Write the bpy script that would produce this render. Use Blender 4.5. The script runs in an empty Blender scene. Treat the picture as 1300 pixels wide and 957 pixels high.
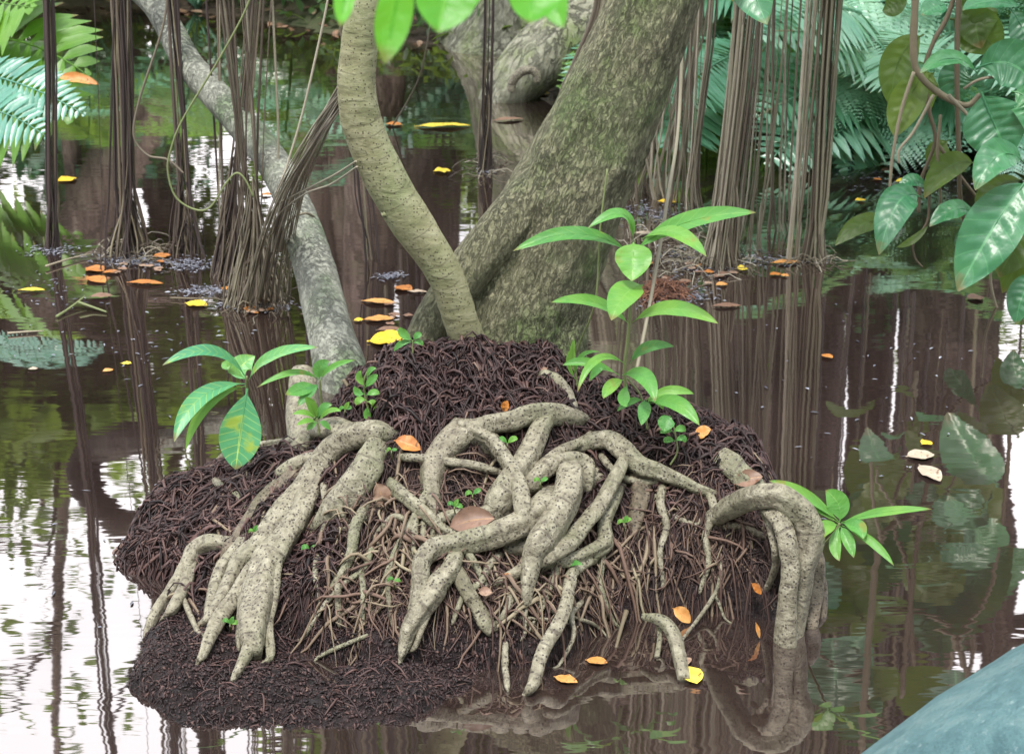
import bpy, math, random
import numpy as np
random.seed(7); RS = np.random.RandomState(11)
C = bpy.data.collections.new('scene'); bpy.context.scene.collection.children.link(C)
SC = bpy.context.scene
# ------------------------------------------------------------ camera model (used to read positions off the photo)
CAMH = 1.6; TH = math.radians(20); F = 2426.0; CX, CY = 650.0, 478.5
CT, ST = math.cos(TH), math.sin(TH)
def ray(px, py):
    x = (px-CX)/F; y = (CY-py)/F
    return np.array([x, CT+y*ST, -ST+y*CT])
def P(px, py, Y):
    r = ray(px, py); return np.array([0, 0, CAMH]) + r*(Y/r[1])
def W(px, py, z=0.0):
    r = ray(px, py); return np.array([0, 0, CAMH]) + r*((z-CAMH)/r[2])
def M(rpx, py, Y):      # pixel length -> metres at that distance
    return rpx/F*Y/ray(650, py)[1]
def pix(p):
    d = p-np.array([0, 0, CAMH]); f = d[..., 1]*CT-d[..., 2]*ST; u = d[..., 1]*ST+d[..., 2]*CT
    return CX+d[..., 0]/f*F, CY-u/f*F
# ------------------------------------------------------------ noise
def _h(i, j, k):
    n = (i*374761393 + j*668265263 + k*2147483647) & 0xffffffff
    n = ((n ^ (n >> 13))*1274126177) & 0xffffffff
    return ((n ^ (n >> 16)) & 0xffff)/65535.0
def vn(p):
    p = np.asarray(p, float); i = np.floor(p).astype(np.int64); f = p-i; f = f*f*(3-2*f)
    r = 0
    for a in (0, 1):
        for b in (0, 1):
            for c in (0, 1):
                w = (f[..., 0] if a else 1-f[..., 0])*(f[..., 1] if b else 1-f[..., 1])*(f[..., 2] if c else 1-f[..., 2])
                r = r+w*_h(i[..., 0]+a, i[..., 1]+b, i[..., 2]+c)
    return r*2-1
def fbm(p, o=3):
    p = np.asarray(p, float); s = 0; a = 1.0
    for _ in range(o):
        s = s+a*vn(p); p = p*2.03+7.1; a *= .5
    return s/1.6
def P3(x, y, z=0): return np.stack(np.broadcast_arrays(x, y, z), -1).astype(float)
def sst(a, b, x):
    t = np.clip((x-a)/(b-a), 0, 1); return t*t*(3-2*t)
# ------------------------------------------------------------ mesh builder (quads only)
class MB:
    def __init__(s): s.v = []; s.q = []; s.t = []; s.n = 0
    def add(s, v, q, tc=None, rnd=0.0):
        v = np.asarray(v, float).reshape(-1, 3); q = np.asarray(q, np.int64).reshape(-1, 4)
        if tc is None: tc = np.zeros((len(v), 3)); tc[:, 2] = rnd
        s.v.append(v); s.q.append(q+s.n); s.t.append(np.asarray(tc, float).reshape(-1, 3)); s.n += len(v)
    def build(s, name, mat, parent=None, smooth=True, origin=None):
        v = np.concatenate(s.v); q = np.concatenate(s.q); t = np.concatenate(s.t)
        me = bpy.data.meshes.new(name); o = bpy.data.objects.new(name, me)
        if parent is not None:
            v = v-np.array(parent.location)
        elif origin is not None:
            v = v-np.array(origin); o.location = origin
        me.vertices.add(len(v)); me.vertices.foreach_set('co', v.astype(np.float32).ravel())
        me.loops.add(len(q)*4); me.loops.foreach_set('vertex_index', q.astype(np.int32).ravel())
        me.polygons.add(len(q)); me.polygons.foreach_set('loop_start', np.arange(0, len(q)*4, 4, dtype=np.int32))
        me.polygons.foreach_set('loop_total', np.full(len(q), 4, np.int32))
        me.polygons.foreach_set('use_smooth', np.full(len(q), smooth, bool))
        a = me.attributes.new('tc', 'FLOAT_VECTOR', 'POINT'); a.data.foreach_set('vector', t.astype(np.float32).ravel())
        me.update(calc_edges=True); me.materials.append(mat)
        C.objects.link(o)
        if parent is not None: o.parent = parent
        return o
def tag(o, label=None, cat=None, group=None, kind=None):
    if label: o['label'] = label
    if cat: o['category'] = cat
    if group: o['group'] = group
    if kind: o['kind'] = kind
    return o
def empty(name, loc, label, cat, group=None):
    o = bpy.data.objects.new(name, None); C.objects.link(o); o.location = [float(a) for a in loc]; o.empty_display_size = .1
    return tag(o, label, cat, group)
def catmull(p, n):
    p = np.asarray(p, float); k = len(p)
    if k == 2: 
        t = np.linspace(0, 1, n)[:, None]; return p[0]*(1-t)+p[1]*t
    e = np.vstack([2*p[0]-p[1], p, 2*p[-1]-p[-2]])
    s = np.linspace(0, k-1-1e-9, n); i = s.astype(int); t = (s-i)[:, None]
    a, b, c, d = e[i], e[i+1], e[i+2], e[i+3]
    return .5*((2*b)+(-a+c)*t+(2*a-5*b+4*c-d)*t*t+(-a+3*b-3*c+d)*t**3)
def tube(mb, pts, rads, sides=10, n=None, lump=0.0, lsc=20.0, rnd=0.0, disp=None, cap=True, flat=None, seed=0):
    """smooth tapered tube; disp(pos, ang, u) -> extra radius factor"""
    pts = np.asarray(pts, float); rads = np.asarray(rads, float)
    if np.ndim(rads) == 0: rads = np.full(len(pts), float(rads))
    if len(rads) != len(pts): rads = np.interp(np.linspace(0, 1, len(pts)), np.linspace(0, 1, len(rads)), rads)
    L0 = np.linalg.norm(np.diff(pts, axis=0), axis=1).sum()
    if n is None: n = int(max(6, min(160, L0/max(rads.mean()*.45, .002))))
    c = catmull(pts, n); r = catmull(np.stack([rads]*3, 1), n)[:, 0]
    r = np.maximum(r, rads.min()*.6)
    t = np.gradient(c, axis=0); t /= np.linalg.norm(t, axis=1)[:, None]+1e-12
    a = np.cross(t[0], [0.31, -.9, .2]); a /= np.linalg.norm(a); A = [a]
    for i in range(1, n):
        a = a-t[i]*a.dot(t[i]); a /= np.linalg.norm(a); A.append(a)
    A = np.array(A); B = np.cross(t, A)
    th = np.linspace(0, 2*math.pi, sides, endpoint=False)
    u = np.concatenate([[0], np.cumsum(np.linalg.norm(np.diff(c, axis=0), axis=1))])
    d = A[:, None]*np.cos(th)[None, :, None]+B[:, None]*np.sin(th)[None, :, None]
    rr = np.repeat(r[:, None], sides, 1)
    if lump: rr = rr*(1+lump*fbm((c[:, None]+d*r[:, None, None])*lsc+seed*3.7, 2))
    if disp is not None: rr = rr*(1+disp(c[:, None]+d*r[:, None, None], th[None, :], u[:, None]))
    v = c[:, None]+d*rr[..., None]
    tc = np.zeros((n, sides, 3)); tc[..., 0] = u[:, None]; tc[..., 1] = np.cos(th)[None]; tc[..., 2] = rnd
    if cap:
        v = np.concatenate([(c[0]-t[0]*r[0]*.25)+(v[:1]-c[0])*.02, (c[0]-t[0]*r[0]*.18)+(v[:1]-c[0])*.7, v, (c[-1]+t[-1]*r[-1]*.18)+(v[-1:]-c[-1])*.7, (c[-1]+t[-1]*r[-1]*.25)+(v[-1:]-c[-1])*.02]); tc = np.concatenate([tc[:1], tc[:1], tc, tc[-1:], tc[-1:]]); n += 4
    i = np.arange(n-1)[:, None]*sides; j = np.arange(sides)[None]; j2 = (j+1) % sides
    q = np.stack([i+j, i+j2, i+sides+j2, i+sides+j], -1)
    mb.add(v, q, tc)
def strands(mb, pts, rad, rnd, sides=4):
    """pts (N,K,3) rad (N,K) rnd (N,)"""
    N, K, _ = pts.shape
    t = np.gradient(pts, axis=1); t /= np.linalg.norm(t, axis=2)[..., None]+1e-12
    ref = np.where(np.abs(t[..., 2:3]) > .8, np.array([1., 0, 0]), np.array([0, 0, 1.]))
    a = np.cross(t, ref); a /= np.linalg.norm(a, axis=2)[..., None]+1e-12; b = np.cross(t, a)
    th = np.linspace(0, 2*math.pi, sides, endpoint=False)
    v = pts[:, :, None]+rad[:, :, None, None]*(a[:, :, None]*np.cos(th)[None, None, :, None]+b[:, :, None]*np.sin(th)[None, None, :, None])
    tc = np.zeros((N, K, sides, 3)); tc[..., 0] = np.linspace(0, 1, K)[None, :, None]; tc[..., 2] = rnd[:, None, None]
    n = np.arange(N)[:, None, None]*K*sides; k = np.arange(K-1)[None, :, None]*sides; j = np.arange(sides)[None, None]; j2 = (j+1) % sides
    q = np.stack([n+k+j, n+k+j2, n+k+sides+j2, n+k+sides+j], -1)
    mb.add(v, q, tc)
def leaves(mb, base, dirv, nrm, L, Wd, rnd, droop=.15, fold=.12):
    """many small pointed leaves, midrib fold, 3 segments"""
    N = len(base); dirv = dirv/np.linalg.norm(dirv, axis=1)[:, None]
    sd = np.cross(dirv, nrm); sd /= np.linalg.norm(sd, axis=1)[:, None]+1e-9; up = np.cross(sd, dirv)
    ss = [0, .3, .68, 1.0]; ww = [.06, .48, .40, .02]
    L = L[:, None]; Wd = Wd[:, None]; V = []; T = []
    for s, w in zip(ss, ww):
        c = base+dirv*L*s-np.array([0, 0, 1.])*L*droop*s*s
        for e in (-1, 0, 1):
            V.append(c+sd*e*Wd*w+up*abs(e)*Wd*w*fold*2)
            T.append(np.stack([np.full(N, s), np.full(N, float(e)), rnd], 1))
    V = np.stack(V, 1); T = np.stack(T, 1)
    n = np.arange(N)[:, None]*12; Q = []
    for k in range(3):
        for e in range(2):
            o = k*3+e; Q.append(np.stack([n+o, n+o+1, n+o+4, n+o+3], -1))
    mb.add(V.reshape(-1, 3), np.concatenate(Q, 1), T.reshape(-1, 3))
def rdir(n, zs=1.0):
    d = RS.normal(size=(n, 3)); d[:, 2] *= zs; return d/np.linalg.norm(d, axis=1)[:, None]
def bigleaf(mb, b, m, t, wd, k=.3, cup=.12, nv=9, quilt=.03, rnd=None, stalk=.06, wave=.03, wpos=.45, ns=26, nw=10):
    """a single modelled leaf along base, middle, tip (world points), full width wd"""
    b, m, t = map(np.asarray, (b, m, t)); s = np.linspace(0, 1, ns); c1 = 2*m-.5*(b+t)
    c = ((1-s)**2)[:, None]*b+(2*s*(1-s))[:, None]*c1+(s*s)[:, None]*t
    tg = np.gradient(c, axis=0); tg /= np.linalg.norm(tg, axis=1)[:, None]
    vw = np.array([0, 0, CAMH])-c; vw /= np.linalg.norm(vw, axis=1)[:, None]
    nn = vw*(1-k)+np.array([0, 0, 1.])*k
    sd = np.cross(tg, nn); sd /= np.linalg.norm(sd, axis=1)[:, None]; up = np.cross(sd, tg)
    x = np.clip((s-stalk)/(1-stalk), 0, 1); e = wpos/(1-wpos)
    pr = (x**(1.0*e+.05))*((1-x)**.95); pr = pr/pr.max(); pr = np.maximum(pr**.92, np.where(s < stalk+.02, .035, .01))
    if rnd is None: rnd = random.random()
    w = np.linspace(-1, 1, nw+1); L = np.linalg.norm(np.diff(c, axis=0), axis=1).sum(); sdn = random.random()*50
    hw = (wd/2*pr)[:, None]*w[None]
    z = cup*wd*np.abs(w)[None]**1.5*pr[:, None]
    z = z+quilt*wd*np.cos(2*math.pi*(s[:, None]*nv-np.abs(w)[None]*1.1))*pr[:, None]*(1-np.abs(w))[None]*np.minimum(1, 4*np.abs(w))[None]
    z = z+wave*wd*fbm(P3(s[:, None]*6+sdn, w[None]*1.5+sdn, 0), 2)*(.3+np.abs(w))[None]*pr[:, None]*2
    v = c[:, None]+sd[:, None]*hw[..., None]+up[:, None]*z[..., None]
    tc = np.zeros((ns, nw+1, 3)); tc[..., 0] = s[:, None]; tc[..., 1] = w[None]; tc[..., 2] = rnd
    i = np.arange(ns-1)[:, None]*(nw+1); j = np.arange(nw)[None]
    mb.add(v, np.stack([i+j, i+j+1, i+nw+2+j, i+nw+1+j], -1), tc)
    # raised midrib and stalk under the blade gives it thickness at the stem
    tube(mb, c[:int(ns*.9):3]-up[:int(ns*.9):3]*wd*.01, np.linspace(max(wd*.03, .0008), .0006, len(c[:int(ns*.9):3])), 6, rnd=rnd, cap=False)
# ------------------------------------------------------------ materials
def newmat(name):
    m = bpy.data.materials.new(name); m.use_nodes = True; n = m.node_tree; n.nodes.clear()
    o = n.nodes.new('ShaderNodeOutputMaterial'); b = n.nodes.new('ShaderNodeBsdfPrincipled'); n.links.new(b.outputs[0], o.inputs[0])
    return m, n, b, o
class NT:
    def __init__(s, n): s.n = n; s.tc = n.nodes.new('ShaderNodeTexCoord').outputs['Object']; a = n.nodes.new('ShaderNodeAttribute'); a.attribute_name = 'tc'; s.at = a.outputs['Vector']; x = n.nodes.new('ShaderNodeSeparateXYZ'); n.links.new(s.at, x.inputs[0]); s.u, s.w, s.r = x.outputs
    def lk(s, a, b): s.n.links.new(a, b)
    def mapv(s, vec, sc):
        m = s.n.nodes.new('ShaderNodeMapping'); m.inputs['Scale'].default_value = sc; s.lk(vec, m.inputs[0]); return m.outputs[0]
    def noise(s, sc, det=4, vec=None, rough=.55, dist=0):
        t = s.n.nodes.new('ShaderNodeTexNoise'); t.inputs['Scale'].default_value = sc; t.inputs['Detail'].default_value = det; t.inputs['Roughness'].default_value = rough; t.inputs['Distortion'].default_value = dist
        s.lk(vec if vec is not None else s.tc, t.inputs['Vector']); return t.outputs['Fac']
    def vor(s, sc, vec=None, out='Distance', feat='F1'):
        t = s.n.nodes.new('ShaderNodeTexVoronoi'); t.feature = feat; t.inputs['Scale'].default_value = sc
        s.lk(vec if vec is not None else s.tc, t.inputs['Vector']); return t.outputs[out]
    def ramp(s, fac, stops):
        r = s.n.nodes.new('ShaderNodeValToRGB'); e = r.color_ramp.elements
        while len(e) < len(stops): e.new(.5)
        for k, (p, c) in enumerate(stops): e[k].position = p; e[k].color = (*c, 1) if len(c) == 3 else c
        s.lk(fac, r.inputs[0]); return r.outputs[0]
    def math(s, op, a, b=None, c=None):
        m = s.n.nodes.new('ShaderNodeMath'); m.operation = op
        for k, x in enumerate((a, b, c)):
            if x is None: continue
            if isinstance(x, (int, float)): m.inputs[k].default_value = x
            else: s.lk(x, m.inputs[k])
        return m.outputs[0]
    def mix(s, f, a, b, mode='MIX'):
        m = s.n.nodes.new('ShaderNodeMix'); m.data_type = 'RGBA'; m.blend_type = mode
        for k, x in ((0, f), (6, a), (7, b)):
            if isinstance(x, (int, float)): m.inputs[k].default_value = x
            elif isinstance(x, tuple): m.inputs[k].default_value = (*x, 1)
            else: s.lk(x, m.inputs[k])
        return m.outputs[2]
    def bump(s, h, st, dist, nrm=None):
        b = s.n.nodes.new('ShaderNodeBump'); b.inputs['Strength'].default_value = st; b.inputs['Distance'].default_value = dist; s.lk(h, b.inputs['Height'])
        if nrm is not None: s.lk(nrm, b.inputs['Normal'])
        return b.outputs[0]
def bark(name, base, dark, light, moss, mossamt=.5, stretch=(14, 14, 3), rough=.85, bumpd=.006, dots=None, rings=0, crack=.36):
    m, n, b, o = newmat(name); t = NT(n)
    st = t.mapv(t.tc, stretch)
    n1 = t.noise(3.0, 6, st, .65, .4); n2 = t.noise(5, 4, rough=.6); n3 = t.noise(55, 5, rough=.7)
    col = t.ramp(n1, [(.24, dark), (.45, base), (.78, light)])
    col = t.mix(t.math('MULTIPLY', t.ramp(n2, [(.47, (0, 0, 0)), (.66, (1, 1, 1))]), mossamt), col, moss)
    col = t.mix(t.ramp(n3, [(.52, (0, 0, 0)), (.7, (.55,)*3)]), col, light)
    h = t.math('ADD', n1, t.math('MULTIPLY', n3, .5))
    if dots:
        v = t.vor(dots[0]); g = t.noise(9, 2)
        msk = t.math('MULTIPLY', t.math('LESS_THAN', v, dots[1]), t.ramp(g, [(.30, (.15,)*3), (.48, (1, 1, 1))]))
        col = t.mix(t.math('MULTIPLY', msk, .85), col, dots[2]); h = t.math('SUBTRACT', h, t.math('MULTIPLY', msk, .6))
        v2 = t.vor(dots[0]*2.3); k2 = t.math('LESS_THAN', v2, dots[1]*.8); col = t.mix(t.math('MULTIPLY', k2, .5), col, dots[2])
    if rings:
        w = t.math('ADD', t.math('MULTIPLY', t.u, rings), t.math('MULTIPLY', t.noise(12, 3), 5.0)); s = t.math('SINE', w)
        rg = t.math('MULTIPLY', t.math('GREATER_THAN', s, .93), t.ramp(t.noise(22, 2), [(.45, (0, 0, 0)), (.6, (1, 1, 1))])); col = t.mix(t.math('MULTIPLY', rg, .5), col, dark); h = t.math('SUBTRACT', h, t.math('MULTIPLY', rg, .5))
    if crack:
        mp = t.n.nodes.new('ShaderNodeMapping'); mp.vector_type = 'TEXTURE'; mp.inputs['Rotation'].default_value = (0, crack, 0); mp.inputs['Scale'].default_value = tuple(1/(x*2.6) for x in stretch); t.lk(t.tc, mp.inputs[0])
        nr = t.noise(1.0, 7, mp.outputs[0], .62, .5); ck = t.ramp(t.math('ABSOLUTE', t.math('SUBTRACT', nr, .5)), [(.0, (1, 1, 1)), (.055, (0, 0, 0))]); ckm = t.math('MULTIPLY', ck, t.ramp(t.noise(7, 4), [(.35, (.25,)*3), (.65, (.9,)*3)]))
        col = t.mix(ckm, col, dark); h = t.math('SUBTRACT', h, t.math('MULTIPLY', ckm, .7))
    col = t.mix(1.0, col, t.ramp(t.r, [(0, (1, 1, 1)), (1, (.48, .38, .36))]), 'MULTIPLY')
    t.lk(col, b.inputs['Base Color']); b.inputs['Roughness'].default_value = rough
    t.lk(t.bump(h, 1.0, bumpd), b.inputs['Normal']); return m
def fibremat(name, stops, rough=.7, spec=.4):
    m, n, b, o = newmat(name); t = NT(n)
    c = t.ramp(t.r, stops); c = t.mix(t.math('MULTIPLY', t.noise(40, 2), .35), c, stops[0][1])
    t.lk(c, b.inputs['Base Color']); b.inputs['Roughness'].default_value = rough; b.inputs['Specular IOR Level'].default_value = spec
    t.lk(t.bump(t.noise(200, 2), .5, .001), b.inputs['Normal']); return m
def leafmat(name, stops, vein, rough=.35, tr=.25, nv=9, blot=None, veinw=.045, spec=.5, sidev=.5):
    m, n, b, o = newmat(name); t = NT(n)
    aw = t.math('ABSOLUTE', t.w)
    c = t.ramp(t.math('ADD', t.math('MULTIPLY', t.r, .75), t.math('MULTIPLY', t.math('SUBTRACT', t.noise(14, 4), .4), .8)), stops)
    fr = t.math('FRACT', t.math('SUBTRACT', t.math('MULTIPLY', t.u, nv), t.math('MULTIPLY', aw, 1.1)))
    sv = t.math('MULTIPLY', t.math('LESS_THAN', t.math('ABSOLUTE', t.math('SUBTRACT', fr, .5)), .045), sidev)
    mv = t.math('LESS_THAN', aw, veinw)
    c = t.mix(sv, c, vein); c = t.mix(t.math('MULTIPLY', mv, .8), c, vein)
    if blot: c = t.mix(t.ramp(t.noise(blot[1], 4), [(blot[2], (0, 0, 0)), (blot[2]+.06, (1, 1, 1))]), c, blot[0])
    tip = t.ramp(t.math('ADD', t.u, t.math('MULTIPLY', t.math('SUBTRACT', t.noise(18, 3), .5), .35)), [(.93, (0, 0, 0)), (1.0, (.75,)*3)]); c = t.mix(tip, c, (.17, .11, .035))
    t.lk(c, b.inputs['Base Color']); b.inputs['Roughness'].default_value = rough; b.inputs['Specular IOR Level'].default_value = spec
    ts = n.nodes.new('ShaderNodeBsdfTranslucent'); t.lk(t.mix(.6, c, (.5, .75, .1), 'MIX'), ts.inputs[0])
    ms = n.nodes.new('ShaderNodeMixShader'); ms.inputs[0].default_value = tr; t.lk(b.outputs[0], ms.inputs[1]); t.lk(ts.outputs[0], ms.inputs[2]); t.lk(ms.outputs[0], o.inputs[0])
    h = t.math('SUBTRACT', t.noise(60, 3), t.math('MULTIPLY', sv, .6))
    t.lk(t.bump(h, .5, .002), b.inputs['Normal']); return m
def drymat(name, stops, rough=.5):
    m, n, b, o = newmat(name); t = NT(n)
    c = t.ramp(t.math('ADD', t.r, t.math('MULTIPLY', t.math('SUBTRACT', t.noise(40, 4), .5), .9)), stops)
    c = t.mix(t.ramp(t.noise(90, 3), [(.6, (0, 0, 0)), (.68, (.8,)*3)]), c, (.1, .04, .015))
    c = t.mix(t.math('MULTIPLY', t.math('LESS_THAN', t.math('ABSOLUTE', t.w), .06), .4), c, (.6, .35, .12))
    t.lk(c, b.inputs['Base Color']); b.inputs['Roughness'].default_value = rough; t.lk(t.bump(t.noise(80, 3), .5, .002), b.inputs['Normal']); return m

m_trunk = bark('trunk_bark', (.20, .20, .115), (.06, .056, .036), (.40, .385, .255), (.11, .18, .05), .9, (40, 40, 13), bumpd=.016)
m_slim = bark('slim_stem_bark', (.235, .23, .125), (.10, .09, .055), (.36, .35, .23), (.17, .21, .09), .6, (6, 6, 16), bumpd=.004, rings=260, dots=(130, .22, (.07, .06, .04)), crack=0)
m_left = bark('leaning_stem_bark', (.25, .26, .215), (.11, .115, .10), (.40, .41, .35), (.11, .17, .075), .85, (20, 20, 9), bumpd=.008, rings=90, dots=(150, .25, (.09, .09, .07)), crack=-.5)
m_root = bark('root_bark', (.205, .185, .13), (.05, .035, .03), (.40, .375, .285), (.12, .145, .065), .5, (20, 20, 20), rough=.5, bumpd=.008, dots=(140, .28, (.035, .025, .022)), rings=200, crack=0)
m_mossbark = bark('mossy_far_bark', (.22, .22, .16), (.08, .08, .06), (.42, .42, .34), (.20, .27, .09), .8, (12, 12, 3), bumpd=.015)
m_shadebark = bark('shaded_limb_bark', (.05, .036, .03), (.02, .015, .013), (.10, .08, .065), (.05, .06, .03), .4, (14, 14, 4), bumpd=.01)  # shade of the limb's underside put into a darker bark colour
m_far = bark('far_bark', (.20, .145, .13), (.09, .062, .058), (.36, .29, .26), (.20, .22, .11), .35, (8, 8, 1.6), bumpd=.02)
m_fib = fibremat('dark_root_fibre', [(0, (.008, .005, .006)), (.4, (.042, .022, .022)), (.8, (.125, .070, .062)), (1, (.25, .17, .13))], .55, .35)
m_rootlet = fibremat('rootlet_fibre', [(0, (.014, .009, .009)), (.5, (.06, .034, .03)), (.82, (.16, .10, .075)), (1, (.33, .29, .19))])
m_aer = fibremat('aerial_root', [(0, (.045, .034, .026)), (.35, (.13, .105, .08)), (.7, (.26, .24, .17)), (1, (.52, .47, .38))], .6)
m_aerd = fibremat('dark_aerial_root', [(0, (.025, .018, .018)), (.5, (.075, .055, .05)), (.85, (.20, .165, .12)), (1, (.34, .30, .2))], .6)
m_vine = fibremat('green_vine', [(0, (.09, .11, .045)), (1, (.20, .24, .10))], .5)
m_twig = fibremat('twig', [(0, (.10, .075, .05)), (.6, (.20, .17, .11)), (1, (.34, .30, .22))], .6)
m_redfib = fibremat('red_rootlet', [(0, (.06, .028, .02)), (1, (.32, .15, .09))], .7)
m_seed = leafmat('seedling_leaf', [(0, (.035, .18, .05)), (.5, (.09, .29, .05)), (1, (.22, .40, .05))], (.26, .46, .12), .42, .25, sidev=.35, blot=((.20, .24, .04), 22, .62))
m_seedb = leafmat('broad_seedling_leaf', [(0, (.04, .22, .12)), (.5, (.07, .30, .12)), (1, (.22, .42, .08))], (.45, .60, .12), .4, .2, nv=11, blot=((.25, .36, .05), 14, .60))
m_teal = leafmat('glossy_branch_leaf', [(0, (.018, .10, .045)), (.5, (.03, .16, .065)), (1, (.06, .24, .07))], (.09, .30, .12), .34, .12, nv=8, spec=.6, sidev=.4, blot=((.10, .07, .03), 7, .70))
m_olive = leafmat('backlit_branch_leaf', [(0, (.03, .055, .014)), (.5, (.06, .11, .018)), (1, (.13, .20, .025))], (.10, .18, .04), .45, .35, nv=8)
m_fern = leafmat('fern_leaf', [(0, (.045, .17, .09)), (.5, (.13, .35, .24)), (1, (.32, .55, .40))], (.3, .5, .35), .28, .25, nv=5, sidev=0, spec=1.0)
m_fernb = leafmat('blue_green_fern_leaf', [(0, (.05, .21, .16)), (.5, (.08, .29, .21)), (1, (.16, .38, .20))], (.2, .42, .25), .35, .2, nv=5, sidev=0, spec=.8)
m_fernl = leafmat('bright_fern_leaf', [(0, (.08, .22, .03)), (.5, (.13, .30, .035)), (1, (.22, .40, .05))], (.2, .38, .08), .4, .35, nv=5, sidev=0)
m_bg = [leafmat('tree_leaf', [(0, (.04, .09, .02)), (.5, (.08, .15, .03)), (1, (.15, .24, .05))], (.12, .2, .05), .45, .35, sidev=0),
        leafmat('yellow_green_leaf', [(0, (.07, .13, .02)), (.5, (.14, .22, .03)), (1, (.26, .34, .06))], (.2, .3, .08), .45, .4, sidev=0),
        leafmat('dark_tree_leaf', [(0, (.02, .055, .02)), (.5, (.045, .10, .035)), (1, (.09, .16, .06))], (.1, .16, .06), .4, .3, sidev=0)]
m_fg = leafmat('overhead_leaf', [(0, (.05, .28, .015)), (.5, (.09, .42, .02)), (1, (.15, .55, .03))], (.2, .55, .06), .4, .5, sidev=.2)
m_yel = drymat('yellow_leaf', [(0, (.45, .22, .02)), (.5, (.72, .48, .03)), (1, (.80, .68, .10))])
m_ora = drymat('orange_leaf', [(0, (.16, .06, .025)), (.5, (.48, .18, .035)), (1, (.62, .36, .13))])
m_bro = drymat('brown_leaf', [(0, (.08, .045, .03)), (.5, (.22, .13, .09)), (1, (.42, .32, .24))])
m_pale = drymat('pale_leaf', [(0, (.18, .13, .09)), (.5, (.34, .27, .2)), (1, (.50, .44, .35))])
# mud
m_mud, n, b, o = newmat('wet_mud'); t = NT(n)
c = t.ramp(t.noise(18, 6, rough=.7), [(.3, (.010, .007, .008)), (.55, (.034, .023, .024)), (.75, (.09, .06, .055))])
t.lk(c, b.inputs['Base Color']); t.lk(t.ramp(t.noise(30, 4), [(.35, (.12,)*3), (.6, (.55,)*3)]), b.inputs['Roughness'])
h = t.math('ADD', t.noise(110, 6, rough=.8), t.math('MULTIPLY', t.vor(130), .6)); t.lk(t.bump(h, 1.0, .016), b.inputs['Normal'])
# bank soil
m_soil, n, b, o = newmat('bank_soil'); t = NT(n)
c = t.ramp(t.noise(5, 7, rough=.7), [(.3, (.03, .022, .018)), (.5, (.085, .06, .045)), (.7, (.15, .11, .08))])
c = t.mix(t.ramp(t.noise(1.3, 4), [(.5, (0, 0, 0)), (.65, (.7,)*3)]), c, (.06, .09, .03))
t.lk(c, b.inputs['Base Color']); b.inputs['Roughness'].default_value = .85; t.lk(t.bump(t.noise(25, 6, rough=.7), 1, .04), b.inputs['Normal'])
# water: silt-laden brown body under a smooth surface with low wind ripples
m_water, n, b, o = newmat('pond_water'); t = NT(n)
c = t.ramp(t.noise(1.1, 4), [(.35, (.020, .013, .012)), (.65, (.036, .024, .021))])
t.lk(c, b.inputs['Base Color']); b.inputs['Roughness'].default_value = .5; b.inputs['Specular IOR Level'].default_value = 0
r1 = t.noise(1.0, 3, t.mapv(t.tc, (2.2, 9.0, 1)), .5, .3); r2 = t.noise(1.0, 2, t.mapv(t.tc, (10, 40, 1)), .5)
bn = t.bump(t.math('ADD', r1, t.math('MULTIPLY', r2, .10)), .032, .02)
gl = n.nodes.new('ShaderNodeBsdfGlossy'); gl.inputs['Color'].default_value = (.95, .89, .85, 1); gl.inputs['Roughness'].default_value = .02; t.lk(bn, gl.inputs['Normal'])
fn = n.nodes.new('ShaderNodeFresnel'); fn.inputs[0].default_value = 1.33; t.lk(bn, fn.inputs['Normal'])
ff = n.nodes.new('ShaderNodeClamp'); t.lk(t.math('ADD', t.math('MULTIPLY', fn.outputs[0], 1.7), .26), ff.inputs[0])
ms = n.nodes.new('ShaderNodeMixShader'); t.lk(ff.outputs[0], ms.inputs[0]); t.lk(b.outputs[0], ms.inputs[1]); t.lk(gl.outputs[0], ms.inputs[2]); t.lk(ms.outputs[0], o.inputs[0])
# boulder
m_rock, n, b, o = newmat('turquoise_rock'); t = NT(n)
c = t.ramp(t.noise(11, 8, rough=.72, dist=.6), [(.3, (.045, .115, .13)), (.5, (.10, .21, .225)), (.68, (.20, .30, .30))])
c = t.mix(t.ramp(t.noise(60, 4, rough=.7), [(.60, (0, 0, 0)), (.70, (.5,)*3)]), c, (.36, .45, .45)); t.lk(c, b.inputs['Base Color']); b.inputs['Roughness'].default_value = .6; t.lk(t.bump(t.noise(34, 8, rough=.7), 1, .02), b.inputs['Normal'])
m_scum = fibremat('floating_scum', [(0, (.06, .06, .08)), (.5, (.16, .17, .22)), (1, (.38, .40, .46))], .35, .8)

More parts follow.
